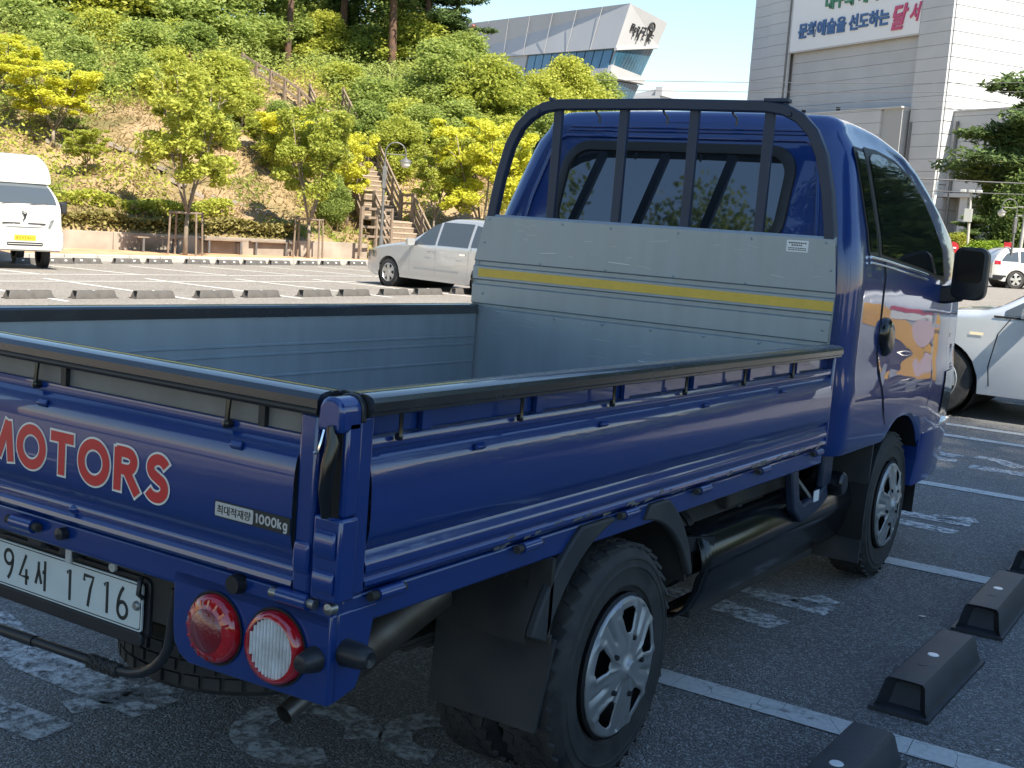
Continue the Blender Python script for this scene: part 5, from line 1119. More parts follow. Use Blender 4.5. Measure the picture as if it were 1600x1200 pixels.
# ================================================================== OTHER CARS
def ipf(xs_, zs_): return lambda y: float(np.interp(y, xs_, zs_))
def smoothf(f, w=.06): return lambda y: sum(f(y + w * k) for k in (-2, -1, 0, 1, 2)) / 5
class Car:
    def __init__(s, name, label, paint, top, belt, W, Wr, yf, yr, rw, front, rear, group=None, sill=.22):
        s.top = smoothf(ipf(*top), .05); s.belt, s.W, s.Wr, s.front, s.rear, s.paint = belt, W, Wr, front, rear, paint
        s.yf, s.yr, s.rw = yf, yr, rw; s.zr = max(top[1]); s.sill = sill
        s.root = empty(name); tag(s.root, label, 'car', group)
    def ins(s, y):
        a = max(0, (y - (s.front - .75)) / .75); c = max(0, ((s.rear + .55) - y) / .55); return .20 * a ** 2.4 + .14 * c ** 2.6
    def x(s, y, z):
        b = s.W * (1 - .045 * max(0, (.55 - z) / .35) ** 2 - .012 * max(0, (z - .62) / .3)) if z <= s.belt else s.W * (1 - .012 * max(0, (s.belt - .62) / .3)) - (s.W - s.Wr) * ((z - s.belt) / (s.zr - s.belt)) ** 1.15
        return b - s.ins(y)
    def bot(s, y):
        z = s.sill + .10 * max(0, (y - (s.front - .4)) / .4) + .12 * max(0, ((s.rear + .4) - y) / .4)
        for w_ in (s.yf, s.yr):
            d = abs(y - w_); ra = s.rw + .055
            if d < ra: z = max(z, s.rw - .01 + math.sqrt(ra * ra - d * d))
        return z
    def build(s):
        ys = []; n = 90
        for i in range(n + 1): ys.append(s.rear + (s.front - s.rear) * i / n)
        for w_ in (s.yf, s.yr):
            for e in (-1, 1): ys += [w_ + e * (s.rw + .0549), w_ + e * (s.rw + .056)]
        ys = sorted(ys); L = []
        for y in ys:
            zt = s.top(y); zb = min(s.bot(y), zt - .12); rc = .06; h = []
            for i in range(20):
                z = zb + (zt - rc - zb) * i / 19; h.append((s.x(y, z), z))
            x0 = h[-1][0]
            for a in (22, 45, 68, 90): h.append((x0 - .10 * (1 - math.cos(R(a))), zt - rc + rc * math.sin(R(a))))
            x1 = h[-1][0]
            for q in (.7, .35): h.append((x1 * q, zt + .02 * (1 - q * q)))
            L.append([(a, y, z) for a, z in h] + [(0, y, zt + .02)] + [(-a, y, z) for a, z in reversed(h)])
        s.body = B().loops(L, True, (True, True)).obj('body', s.paint, s.root, smooth=42); return s.body
    def patch(s, name, ys, lo, hi, off, m, sgn, parent=None, n=5):
        L = [[(sgn * (s.x(y, lo(y) + (hi(y) - lo(y)) * j / n) + off), y, lo(y) + (hi(y) - lo(y)) * j / n) for j in range(n + 1)] for y in ys]
        return B().loops(L, False, (False, False)).obj(name, m, parent or s.root, smooth=50)
    def line(s, name, pts, wd, m, sgn, parent=None, off=.003):
        L = [[(sgn * (s.x(y - wd / 2, z) + off), y - wd / 2, z), (sgn * (s.x(y + wd / 2, z) + off), y + wd / 2, z)] for y, z in pts]
        return B().loops(L, False, (False, False)).obj(name, m, parent or s.body)
    def glass_top(s, name, ya, yb, m, ins=.17):
        L = []
        for i in range(9):
            y = ya + (yb - ya) * i / 8; zt = s.top(y); xx = s.x(y, zt - .06) - .10 + .02
            L.append([(q * xx, y, zt + .02 * (1 - q * q) + .006) for q in (-1, -.6, -.2, .2, .6, 1)])
        return B().loops(L, False, (False, False)).obj(name, m, s.root, smooth=60)
    def wheels(s, spokes=5, sides=(1, -1)):
        tb = B().lathe([(-.02, s.rw * .60), (0, s.rw * .64), (.004, s.rw * .80), (-.006, s.rw * .95), (-.03, s.rw), (-.17, s.rw), (-.195, s.rw * .95), (-.2, s.rw * .62)], (0, 0, 0), 'X', 40)
        rb = B().lathe([(.0, s.rw * .64), (.004, s.rw * .62), (-.02, s.rw * .58), (-.06, s.rw * .55)], (0, 0, 0), 'X', 36)
        for k in range(spokes):
            a = 2 * math.pi * k / spokes; m_ = Matrix.Rotation(a, 3, 'X')
            pr = [(-.10 * s.rw * 1.2, .05), (.10 * s.rw * 1.2, .05), (.16 * s.rw, s.rw * .60), (-.16 * s.rw, s.rw * .60)]
            b0_, b1_ = [m_ @ Vector((.004 - .012 * (q[1] / s.rw), q[0], q[1])) for q in pr], [m_ @ Vector((-.02, q[0], q[1])) for q in pr]
            rb.loops([b0_, b1_], True, (True, True))
        rb.lathe([(.008, .001), (.006, s.rw * .16), (-.01, s.rw * .20)], (0, 0, 0), 'X', 18)
        first = None
        for sg in (1, -1):
            for yy in (s.yf, s.yr):
                if first is None:
                    wv = rb.obj('wheel', M['alloy'], s.root, smooth=40); t = tb.obj('tyre', M['rubber'], wv, smooth=40)
                    bd = B().lathe([(-.05, .001), (-.05, s.rw * .58)], (0, 0, 0), 'X', 30).obj('brake_disc', M['dark'], wv); first = wv
                else: wv = copy_tree(first)
                wv.location = (sg * (s.W - .012), yy, s.rw); wv.rotation_euler = (R(rng.uniform(0, 70)), 0, 0 if sg > 0 else math.pi)
        for yy in (s.yf, s.yr):
            b = B().lathe([(-s.W + .03, s.rw + .05), (s.W - .03, s.rw + .05)], (0, yy, s.rw), 'X', 32); b.obj('arch_liner', M['dark'], s.root)
        B().span((-s.W * .8, s.rear + .3, s.sill - .02), (s.W * .8, s.front - .3, s.sill + .08)).obj('floor_pan', M['dark'], s.root)
    def mirror(s, y, z, sgn, m):
        b = B().loops([[(sgn * (s.x(y, z) + .05 + a), y + q, z + c) for a, c in rrect(0, -.06, .20 - e, .085 - e, .04, 3)] for q, e in ((-.06, .0), (.0, 0), (.05, .03), (.08, .07))], True, (True, True))
        o = b.obj('door_mirror', m, s.root, smooth=50); B().span((sgn * (s.x(y, z) - .03), y - .03, z - .06), (sgn * (s.x(y, z) + .08), y + .05, z - .02)).obj('mirror_foot', M['black'], o)
    def place(s, x, y, z, rz, sc_=1): s.root.location = (x, y, z); s.root.rotation_euler = (0, 0, R(rz)); s.root.scale = (sc_,) * 3

def lamp_box(car, name, y0, y1, z0, z1, m, sgn): return car.patch(name, lin(y0, y1, 6), lambda y: z0, lambda y: z1, .006, m, sgn, car.root, 3)

# silver people carrier across the lot
c = Car('silver_minivan', 'silver people carrier parked nose-left across the lot, half hidden by the headboard', M['silver'],
        ([-2.72, -2.68, -2.6, -2.3, -1.2, -.6, -.2, .1, .55, .62, 1.1, 1.6, 1.95, 2.12, 2.18, 2.2], [.95, 1.15, 1.36, 1.52, 1.585, 1.57, 1.47, 1.31, 1.055, 1.03, .97, .89, .80, .70, .60, .5]), .95, .89, .66, 1.22, -1.75, .315, 2.2, -2.72, sill=.24)
c.build(); c.wheels(6)
for sg in (-1, 1):
    f1 = ipf([.48, .40, -.3][::-1], [.965, .975, 1.0][::-1]); g1 = ipf([-.30, -.10, .10, .30, .46], [1.47, 1.41, 1.28, 1.10, .985])
    c.patch('front_window', lin(-.27, .44, 14), lambda y: f1(y), lambda y: max(g1(y), f1(y) + .006), .006, M['carglass'], sg)
    c.patch('rear_side_window', lin(-1.28, -.34, 8), lambda y: 1.0, lambda y: 1.485, .006, M['carglass'], sg)
    c.patch('quarter_window', lin(-2.0, -1.36, 6), lambda y: 1.02, lambda y: float(np.interp(y, [-2.0, -1.36], [1.36, 1.47])), .006, M['carglass'], sg)
    for y0 in (.42, -.31, -1.32): c.line('door_gap', [(y0 + (.10 if y0 > .4 else 0), z) for z in (.35, .5, .7, .95)] , .010, M['joint'], sg)
    c.patch('door_trim', lin(-1.05, .36, 10), lambda y: .455, lambda y: .495, .012, M['joint'], sg)
    for y0 in (-.16, -1.15): c.patch('door_handle', lin(y0 - .09, y0 + .09, 4), lambda y: .83, lambda y: .865, .022, M['chrome'], sg)
    c.mirror(.40, 1.02, sg, M['silver'])
    lamp_box(c, 'headlight', 1.66, 2.08, .62, .76, M['headlamp'], sg)
    B().tube([(sg * (c.x(-.5, 1.5) - .09), y, c.top(y) + .035) for y in (-.5, -1.0, -1.6, -2.0)], .018, 6).obj('roof_rail', M['black'], c.root)
c.glass_top('windscreen', .52, -.42, M['carglass'])
c.place(-15.41 + 1.36 * .98 * 1.06, 20.58 + .90 - 1.36 * .2, -.235, 78, 1.06)

# pale sedan at the right edge
c = Car('silver_sedan', 'pale silver sedan nosing in behind the truck cab at the right edge', M['ltblue'],
        ([-2.4, -2.35, -2.2, -1.75, -1.55, -.9, -.3, .1, .45, .85, 1.0, 1.4, 1.9, 2.2, 2.32, 2.36], [.82, .98, 1.08, 1.10, 1.14, 1.38, 1.46, 1.45, 1.36, 1.08, 1.00, .96, .86, .74, .62, .5]), .96, .92, .62, 1.42, -1.40, .335, 2.36, -2.4, sill=.24)
c.build(); c.wheels(5)
for sg in (-1, 1):
    g1 = ipf([-.25, .2, .5, .88], [1.38, 1.35, 1.24, 1.0])
    c.patch('front_window', lin(-.22, .86, 14), lambda y: .975 - .0 * y, lambda y: max(g1(y), .985), .006, M['carglass'], sg)
    c.patch('rear_side_window', lin(-1.25, -.30, 8), lambda y: .985, lambda y: float(np.interp(y, [-1.25, -.9, -.3], [1.10, 1.28, 1.375])), .006, M['carglass'], sg)
    c.line('door_gap', [(.93, .32), (.95, .5), (.90, .8), (.80, .955)], .010, M['dark'], sg); c.line('door_gap', [(-.26, z) for z in (.3, .6, .95)], .010, M['dark'], sg); c.line('door_gap', [(-1.20, .95), (-1.22, .7), (-1.02, .4)], .010, M['dark'], sg)
    c.patch('window_moulding', lin(-1.3, .95, 14), lambda y: .945, lambda y: .965, .008, M['dark'], sg)
    c.patch('sill_moulding', lin(-.98, 1.02, 12), lambda y: .24, lambda y: .30, .012, M['ltblue'], sg)
    c.patch('indicator', lin(1.02, 1.14, 5), lambda y: .775 - .0, lambda y: .80, .010, M['chrome'], sg)
    for y0 in (-.12, -1.1): c.patch('door_handle', lin(y0 - .1, y0 + .1, 4), lambda y: .80, lambda y: .835, .022, M['ltblue'], sg)
    c.mirror(.62, 1.02, sg, M['ltblue']); lamp_box(c, 'headlight', 1.85, 2.25, .60, .74, M['headlamp'], sg)
    for z in (.55, .60, .66): c.patch('door_graphic', lin(.02, .30, 4), lambda y: z, lambda y: z + .02, .004, M['dark'], sg)
    c.patch('amber_graphic', lin(-1.90, -1.10, 16), lambda y: float(np.interp(y, [-1.9, -1.7, -1.45, -1.2, -1.1], [.80, .76, .62, .42, .32])), lambda y: float(np.interp(y, [-1.9, -1.7, -1.45, -1.2, -1.1], [1.0, .97, .84, .64, .52])), .004, M['swoosh'], sg)
    c.patch('amber_graphic', lin(-1.14, -.98, 6), lambda y: .34, lambda y: .97 - (y + 1.14) * .5, .0045, M['swoosh'], sg)
    c.patch('pale_graphic', lin(-1.38, -1.16, 10), lambda y: .76 - .15 * math.sin((y + 1.38) / .22 * math.pi) ** .6, lambda y: .76 + .13 * math.sin((y + 1.38) / .22 * math.pi) ** .6, .0055, M['pinkdec'], sg)
    c.patch('red_graphic', lin(-1.62, -1.2, 6), lambda y: .925, lambda y: .965, .0055, M['sign_red'], sg); c.patch('white_graphic', lin(-1.60, -1.2, 6), lambda y: .86, lambda y: .92, .0055, M['white'], sg)
c.glass_top('windscreen', .98, .1, M['carglass']); c.glass_top('rear_window', -.95, -1.6, M['carglass'])
c.place(-.42 + 1.42, 9.95 + .80, 0, 90)

# white SUV far right
def suv(label, x, y, z, rz, sc_=1):
    c = Car('white_suv', label, M['carwhite'], ([-2.28, -2.25, -2.15, -1.9, -1.6, -.6, .1, .45, .95, 1.1, 1.6, 2.0, 2.15, 2.2], [.95, 1.12, 1.30, 1.56, 1.64, 1.67, 1.64, 1.52, 1.14, 1.09, 1.02, .90, .75, .6]), 1.02, .92, .68, 1.36, -1.32, .36, 2.2, -2.28, 'white cars across the lot', sill=.28)
    c.build(); c.wheels(5)
    for sg in (-1, 1):
        c.patch('front_window', lin(-.25, .85, 12), lambda y: 1.05, lambda y: max(1.06, float(np.interp(y, [-.3, .1, .45, .9], [1.53, 1.52, 1.42, 1.08]))), .006, M['carglass'], sg)
        c.patch('rear_side_window', lin(-1.2, -.32, 8), lambda y: 1.06, lambda y: 1.53, .006, M['carglass'], sg)
        c.patch('quarter_window', lin(-1.95, -1.28, 8), lambda y: 1.09, lambda y: float(np.interp(y, [-1.95, -1.75, -1.28], [1.14, 1.42, 1.51])), .006, M['carglass'], sg)
        lamp_box(c, 'tail_lamp', -2.22, -2.0, .95, 1.10, M['redlens'], sg); c.patch('bumper_trim', lin(-2.24, -1.74, 6), lambda y: .33 + (.0 if y < -1.9 else .12), lambda y: .52, .008, M['black'], sg)
        c.patch('sill_trim', lin(-.9, .9, 6), lambda y: .28, lambda y: .40, .01, M['black'], sg); c.line('door_gap', [(-.28, z) for z in (.4, .7, 1.03)], .012, M['dark'], sg); c.line('door_gap', [(-1.24, z) for z in (.8, .9, 1.03)], .012, M['dark'], sg)
        c.patch('door_handle', lin(-1.15, -.95, 3), lambda y: .92, lambda y: .95, .02, M['carwhite'], sg); c.mirror(.75, 1.1, sg, M['carwhite'])
    c.glass_top('windscreen', 1.02, .35, M['carglass']); c.place(x, y, z, rz, sc_)
suv('white SUV with black lower trim at the far right edge', -7.75, 58.9, gz(-8) - .02, -57, 1.12)
suv('white car half hidden behind the wing mirror', -14.6, 66.5, .02, -150, 1.0)

# white box truck on the left
wt = empty('white_box_truck', (-26.1, 16.9, -.375), R(-110.6)); tag(wt, 'white box truck with yellow number plate driving towards us at the left edge', 'truck')
wb = cab_o.data.copy(); wb.materials.clear(); wb.materials.append(M['carwhite']); link('cab', wb, None, wt)
L = []
for y in (4.20, 4.35, 4.5, 4.65, 4.8, 4.87): L.append([(q * (cab_x(y, cab_top(y) - .07) - .09), y + .006, cab_top(y) + .010 * (1 - q * q) + .007) for q in (-1, -.6, -.2, .2, .6, 1)])
wsd = B().loops(L, False, (False, False)).obj('windscreen', M['carglass'], wt, smooth=60)
b = B(); b.tube([(.45, 4.90, 1.48), (.05, 4.86, 1.52)], .012, 5); b.tube([(-.15, 4.90, 1.48), (-.55, 4.86, 1.52)], .012, 5); b.obj('wiper', M['black'], wsd)
L = []
for z in (1.0, 1.1, 1.2, 1.3, 1.38, 1.44): L.append([(q * (cab_x(4.97, z) - .01), 5.035 - .10 * abs(q) ** 3 - .10 * max(0, z - 1.1), z) for q in (-1, -.8, -.4, 0, .4, .8, 1)])
B().loops(L, False, (False, False)).obj('front_panel', M['carwhite'], wt, smooth=60)
for s_ in (-1, 1):
    B().loops([[(s_ * x, 5.05 - .12 * (x / .8) ** 4, z) for x, z in ((.52, .98 + e), (.56, 1.14 - e), (.74, 1.24 - e), (.80, 1.16), (.79, .98 + e))] for e in (0, .02)] , True, (True, True)).obj('headlight', M['headlamp'], wt, smooth=40)
    B().span((s_ * .08, 5.03, 1.06), (s_ * .46, 5.046, 1.085)).obj('grille_slot', M['dark'], wt)
    B().lathe([(-.01, .001), (.02, .05), (.0, .06)], (s_ * .62, 5.10, .66), 'Y', 14).obj('fog_lamp', M['headlamp'], wt)
    B().loops([[(s_ * x, y, z) for x, z in rrect(.93 + e, 1.30 + e, 1.10 - e, 1.58 - e, .04, 4)] for y, e in ((4.35, 0), (4.42, 0), (4.47, .04))], True, (True, True)).obj('wing_mirror', M['black'], wt, smooth=40)
    B().bar((s_ * .84, 4.40, 1.36), (s_ * .96, 4.40, 1.38), .04, .04).obj('mirror_arm', M['black'], wt)
    side = [(3.325 + (4.335 - 3.325) * i / 30) for i in range(31)]
    side_patch('door_window', side, bot_w, top_w, .006, M['carglass'], wt, 8, s_)
B().loops([[(x, y, z) for x, z in rrect(-.87 + e, .50, .87 - e, .92, .06, 3)] for y, e in ((4.4, 0), (4.9, .0), (5.08, .03), (5.12, .07))], True, (True, True)).obj('front_bumper', M['carwhite'], wt, smooth=40)
B().prism(rrect(-.38, .585, .38, .66, .02), 'Y', 5.105, 5.128).obj('bumper_slot', M['dark'], wt); B().prism(rrect(-.36, .615, .36, .628, .005), 'Y', 5.12, 5.134).obj('slot_bar', M['carwhite'], wt)
py_ = B().prism(rrect(-.23, .70, .23, .82, .01), 'Y', 5.115, 5.13).obj('number_plate', M['yplate'], wt)
for k, ch in enumerate('8 0 4 3 4 6 3'.split()): text(ch, 'plate_character', M['ink'], py_, (.19 - .057 * k, 5.1305, .725), (-1, 0, 0), (0, 0, 1), height=.07, depth=.001)
B().tube([(-.03, 5.05, 1.20), (0, 5.06, 1.26), (.05, 5.05, 1.33), (-.05, 5.05, 1.30), (.02, 5.06, 1.14)], .016, 6).obj('emblem', M['dark'], wt)
L = []
for y, zt, e in ((2.2, 2.62, .0), (3.0, 2.62, .0), (3.5, 2.60, .0), (3.85, 2.50, .02), (4.10, 2.30, .05), (4.25, 2.06, .08)): L.append([(x, y, z) for x, z in rrect(-.86 + e, 1.95, .86 - e, zt, min(.26, (zt - 1.96) / 2), 6)])
B().loops(L, True, (True, True)).obj('roof_fairing', M['carwhite'], wt, smooth=40)
B().span((-.87, 1.1, .86), (.87, 2.86, 2.62)).obj('cargo_box', M['carwhite'], wt, bevel=.04)
B().span((-.5, 1.2, .5), (.5, 4.6, .75)).obj('chassis', M['under'], wt)
wf = None
for s_ in (-1, 1):
    for yy in (3.907, 1.75):
        if wf is None:
            wf = B().lathe([(.0, .001), (.0, .10), (-.03, .19), (-.005, .20)], (0, 0, 0), 'X', 24).obj('wheel', M['hub'], wt, smooth=40); t_ = link('tyre', TY, None, wf); wv = wf
        else: wv = copy_tree(wf)
        wv.location = (s_ * .80, yy, .3425); wv.rotation_euler = (0, 0, (0 if s_ > 0 else math.pi))

# ================================================================== BUILDINGS
def frame(P0, u):
    u = Vector((*u, 0)).normalized(); v = Vector((-u.y, u.x, 0))
    if v.y < 0: v = -v
    return u, v
U, V = frame(None, (-.85, .53)); P0 = Vector((-29.5, 124.56, 0)); P0 = P0
big = empty('cultural_hall', (P0.x, P0.y, 0)); tag(big, 'huge pale panelled hall with Korean slogan sign behind the truck cab', 'building')
def loc_(a, b_, z): p = U * a + V * b_; return Vector((p.x, p.y, z))
def slab(name, a0, a1, b0, b1, z0, z1, m, parent=big):
    bb = B(); P = [loc_(a, b_, z) for z in (z0, z1) for b_ in (b0, b1) for a in (a0, a1)]
    bb.add(P, [(0, 2, 3, 1), (4, 5, 7, 6), (0, 1, 5, 4), (2, 6, 7, 3), (0, 4, 6, 2), (1, 3, 7, 5)]); return bb.obj(name, m, parent)
slab('core', .1, 33.3, .9, 38, -1, 45, M['joint'])
r3 = random.Random(4)
def bands(a0, a1, b_, z0, z1, m, step=1.25, name='wall_panel', th=.25, offs=0):
    z = z0
    while z < z1 - .05:
        h = min(step, z1 - z); slab(name, a0, a1, b_ - th + r3.uniform(-.01, .01), b_, z + .016, z + h - .016, m); z += step
def bands_r(b0, b1, a_, z0, z1, m, step=1.25, th=.25):
    z = z0
    while z < z1 - .05:
        h = min(step, z1 - z); slab('wall_panel', a_ - th + r3.uniform(-.01, .01), a_, b0, b1, z + .035, z + h - .035, m); z += step
bands(.0, 4.4, .25, -1, 40, M['facade']); bands(25.5, 29.8, .25, -1, 40, M['facade']); bands(29.9, 33.4, .55, -1, 40, M['facade'])
bands(4.45, 25.45, .9, 15.4, 22.9, M['facade2'], 1.25)
sg_ = slab('sign_board', 4.45, 25.45, -.02, .25, 22.95, 33, M['signwhite']); 
slab('sign_edge', 4.45, 25.45, .0, .28, 22.8, 22.94, M['facade'])
bands_r(.25, 36, .1, -1, 40, M['facade'])
# lower blocks
slab('podium_core', 4.6, 33.2, -.9, .25, -1, 15.2, M['joint']); bands(7.5, 33.3, -.9, -1, 15.4, M['facade'], 1.25); slab('podium_cap', 4.5, 33.4, -1.2, .3, 15.4, 15.55, M['facade'])
slab('podium_splay', 4.6, 7.5, -.85, .2, -1, 15.4, M['facade'])
slab('side_block', -26, .05, 1.7, 30, 7.0, 14.9, M['joint'])
z = 7.0
while z < 14.9: slab('wall_panel', -26, -.0, 1.45, 1.7, z + .016, min(14.95, z + 1.25) - .016, M['facade']); z += 1.25
slab('block_cap', -26.1, .05, 1.35, 30, 14.95, 15.1, M['facade']); slab('canopy_edge', -26.1, .1, 1.2, 2.0, 6.55, 6.95, M['facade'])
for k in range(7): slab('column', -3.2 - 3.6 * k, -2.2 - 3.6 * k, 1.5, 2.4, -1, 6.55, M['facade'])
slab('ground_floor', -26, .0, 3.2, 29, -1, 6.6, M['facade2'])
for a in (25.9, 4.1, -.9): B().tube([loc_(a, .0 if a > 0 else 1.3, -1), loc_(a, .0 if a > 0 else 1.3, 39 if a > 20 else 14.0)], .16, 8).obj('downpipe', M['lamp_metal'], big, smooth=50)
for a in (21, 15): B().lathe([(0, .001), (0, .28), (-.4, .2), (-.4, .001)], tuple(loc_(a, -.6, 16.0)), 'Z', 10).obj('floodlight', M['dark'], big)
xd, zd = (-U.x, -U.y, 0), (0, 0, 1)
def big_text(s_, a_left, z, wd, ht, m, off, shear=0):
    p = loc_(a_left, -.03, z); return text(s_, 'sign_lettering', m, sg_, p, xd, zd, width=wd, height=ht, offset=off, depth=.12, shear=shear)
big_text('문화예술을', 24.0, 24.25, 8.2, 1.75, M['navy'], .035); big_text('선도하는', 15.3, 24.25, 6.3, 1.75, M['navy'], .035)
big_text('대구의', 19.6, 27.0, 4.7, 1.75, M['green'], .035); big_text('새시대', 14.2, 27.0, 4.9, 1.75, M['green'], .035)
big_text('달', 8.5, 23.6, 2.3, 2.6, M['pink'], .03, .25); big_text('서', 5.9, 24.2, 1.5, 1.9, M['pink'], .03, .25)

# leaning glass-fronted building on the left
lb = empty('angular_building', (-67, 126, 0)); tag(lb, 'white angular building with leaning glass end beyond the trees', 'building')
Ob = Vector((-67, 126, 0))
def poly_block(name, front, back, m, parent=lb):
    return B().loops([[Vector(p) - Ob for p in front], [Vector(p) - Ob for p in back]], True, (True, True)).obj(name, m, parent)
A0, A1, A2, A3 = Vector((-66.34, 126.24, 26.96)), Vector((-67.1, 124.9, 21.75)), Vector((-67.4, 124.4, 19.45)), Vector((-68.6, 122.4, 10))
B0_, B1_ = Vector((-112, 149.6, 29.2)), Vector((-112.0, 150.2, 24.2)); C0, C1, C2, C3 = Vector((-65.2, 133.9, 26.0)), Vector((-66.0, 133.4, 23.2)), Vector((-67.0, 132.2, 18.9)), Vector((-69.5, 130.0, 10))
D0, D1 = Vector((-105, 165, 29.2)), Vector((-105, 165, 24.2))
poly_block('upper_block', [B0_, A0, A1, B1_], [D0, C0, C1, D1], M['white_b'])
# cladding joints on the long face
for k in range(1, 9):
    t = k / 9; p, q = A0.lerp(B0_, t), A1.lerp(B1_, t); n_ = (B0_ - A0).cross(A1 - A0).normalized(); n_ = n_ if n_.y < 0 else -n_
    B().bar(p + n_ * .03 - Ob, q + n_ * .03 - Ob, .10, .04, n_).obj('cladding_joint', M['joint'], lb)
B2_, D2 = B1_ + Vector((0, 0, -15)), D1 + Vector((0, 0, -15))
inset = Vector((.15, .9, 0))
poly_block('glass_block', [B1_ + inset, A1 + inset * .5, A3 + inset * .5, B2_ + inset], [D1, C1 - Vector((.5, 0, 0)), C3 - Vector((.5, 0, 0)), D2], M['joint'])
def panes(p00, p10, p01, p11, n, m, name='window_pane', gap=.10, out=None):
    """row of glass panes between two edges"""
    for k in range(n):
        t0, t1 = k / n + gap / n / 2, (k + 1) / n - gap / n / 2
        F = [p00.lerp(p10, t0), p00.lerp(p10, t1), p01.lerp(p11, t1), p01.lerp(p11, t0)]; poly_block(name, [f + out * .05 for f in F], [f - out * .08 for f in F], m)
nl = Vector((-.45, -.89, 0)); nr_ = Vector((.97, -.15, .2)).normalized(); f0 = inset * .4
bt = lambda a, c, t: a.lerp(c, t) + f0
panes(bt(A1, B1_, .015), bt(A1, B1_, .42), bt(A2, B1_ - Vector((0, 0, 2.4)), .015), bt(A2, B1_ - Vector((0, 0, 2.4)), .42), 10, M['curtain'], out=nl)
A2b = A2.lerp(A3, .12); panes(bt(A2b, B1_ - Vector((0, 0, 3.4)), .015), bt(A2b, B1_ - Vector((0, 0, 3.4)), .42), bt(A3, B2_, .015), bt(A3, B2_, .42), 10, M['curtain'], out=nl)
poly_block('floor_band', [bt(A2, B1_ - Vector((0, 0, 2.4)), 0) + nl * .3, bt(A2, B1_ - Vector((0, 0, 2.4)), .43) + nl * .3, bt(A2b, B1_ - Vector((0, 0, 3.4)), .43) + nl * .3, bt(A2b, B1_ - Vector((0, 0, 3.4)), 0) + nl * .3], [bt(A2, B1_ - Vector((0, 0, 2.4)), 0) - nl * .1, bt(A2, B1_ - Vector((0, 0, 2.4)), .43) - nl * .1, bt(A2b, B1_ - Vector((0, 0, 3.4)), .43) - nl * .1, bt(A2b, B1_ - Vector((0, 0, 3.4)), 0) - nl * .1], M['white_b'])
poly_block('side_wall', [bt(A1, B1_, .43), bt(A1, B1_, 1), B2_ + f0, bt(A3, B2_, .43)], [bt(A1, B1_, .43) - nl * .3, bt(A1, B1_, 1) - nl * .3, B2_ + f0 - nl * .3, bt(A3, B2_, .43) - nl * .3], M['white_b'])
for t in (.47, .53, .60): panes(bt(A1, B1_, t) - Vector((0, 0, .3)), bt(A1, B1_, t + .035) - Vector((0, 0, .3)), bt(A1, B1_, t) - Vector((0, 0, 2.4)), bt(A1, B1_, t + .035) - Vector((0, 0, 2.4)), 1, M['curtain'], 'window_pane', .02, nl)
q0 = lambda a, c, t: a.lerp(c, t) - Vector((.35, 0, 0)) * t
panes(q0(A1, C1, .03) - Vector((0, 0, .25)), q0(A1, C1, .97) - Vector((0, 0, .25)), q0(A2, C2, .03) + Vector((0, 0, .3)), q0(A2, C2, .97) + Vector((0, 0, .3)), 11, M['curtain'], out=nr_)
panes(q0(A2b, C2, .03) - Vector((0, 0, .3)), q0(A2b, C2, .97) - Vector((0, 0, .5)), q0(A3, C3, .03), q0(A3, C3, .97), 11, M['curtain'], out=nr_)
poly_block('floor_band', [A1 + nr_ * .2, C1 + nr_ * .2, C1 + nr_ * .2 - Vector((0, 0, .3)), A1 + nr_ * .2 - Vector((0, 0, .3))], [A1 - nr_ * .2, C1 - nr_ * .2, C1 - nr_ * .2 - Vector((0, 0, .3)), A1 - nr_ * .2 - Vector((0, 0, .3))], M['white_b'])
poly_block('floor_band', [A2 + nr_ * .3 + Vector((0, 0, .3)), C2 + nr_ * .3 + Vector((0, 0, .4)), C2 + nr_ * .3 - Vector((0, 0, .4)), A2b + nr_ * .3], [A2 - nr_ * .2 + Vector((0, 0, .3)), C2 - nr_ * .2 + Vector((0, 0, .4)), C2 - nr_ * .2 - Vector((0, 0, .4)), A2b - nr_ * .2], M['white_b'])
# sign strokes on the leaning end, ring logo on the long side
de = (C0 - A0).normalized(); dn = (A1 - A0).normalized()
r4 = random.Random(9)
for k in range(7):
    base = A0.lerp(C0, .16 + .085 * k) + dn * (2.0 - .05 * k) + nr_ * .08
    for j in range(4):
        o_ = base + de * r4.uniform(0, .45) + dn * r4.uniform(0, .9)
        B().bar(o_ - Ob, o_ + (dn * r4.uniform(.5, 1.3) if j % 2 else de * r4.uniform(.3, .5)) - Ob, .16, .06, nr_).obj('sign_stroke', M['dark'], lb)
ce = A0.lerp(C0, .66) + dn * 1.4 + nr_ * .08
pts_ = [ce + (de * math.cos(R(20 * i)) + dn * math.sin(R(20 * i))) * .5 - Ob for i in range(19)]; B().tube(pts_, .13, 5).obj('sign_emblem', M['dark'], lb)
dl = (A0 - B0_).normalized()
for k, (px_, m_, rr) in enumerate(((.772, M['lamp_metal'], .62), (.750, M['orange'], .75))):
    ce = A0.lerp(B0_, px_) + Vector((0, 0, -1.15)) + nl * .15; B().tube([ce + (dl * math.cos(R(18 * i)) * rr * .9 + Vector((0, 0, 1)) * math.sin(R(18 * i)) * rr) - Ob for i in range(21)], .15, 6).obj('ring_logo', m_, lb)
text('2', 'logo_figure', M['lamp_metal'], lb, A0.lerp(B0_, .805) + Vector((0, 0, -1.7)) + nl * .12 - Ob, dl, (0, 0, 1), height=1.2, depth=.1, offset=.02)
fb_ = empty('distant_block', (-138, 274, 0)); tag(fb_, 'tiny pale rooftop far away just above the guard frame', 'building')
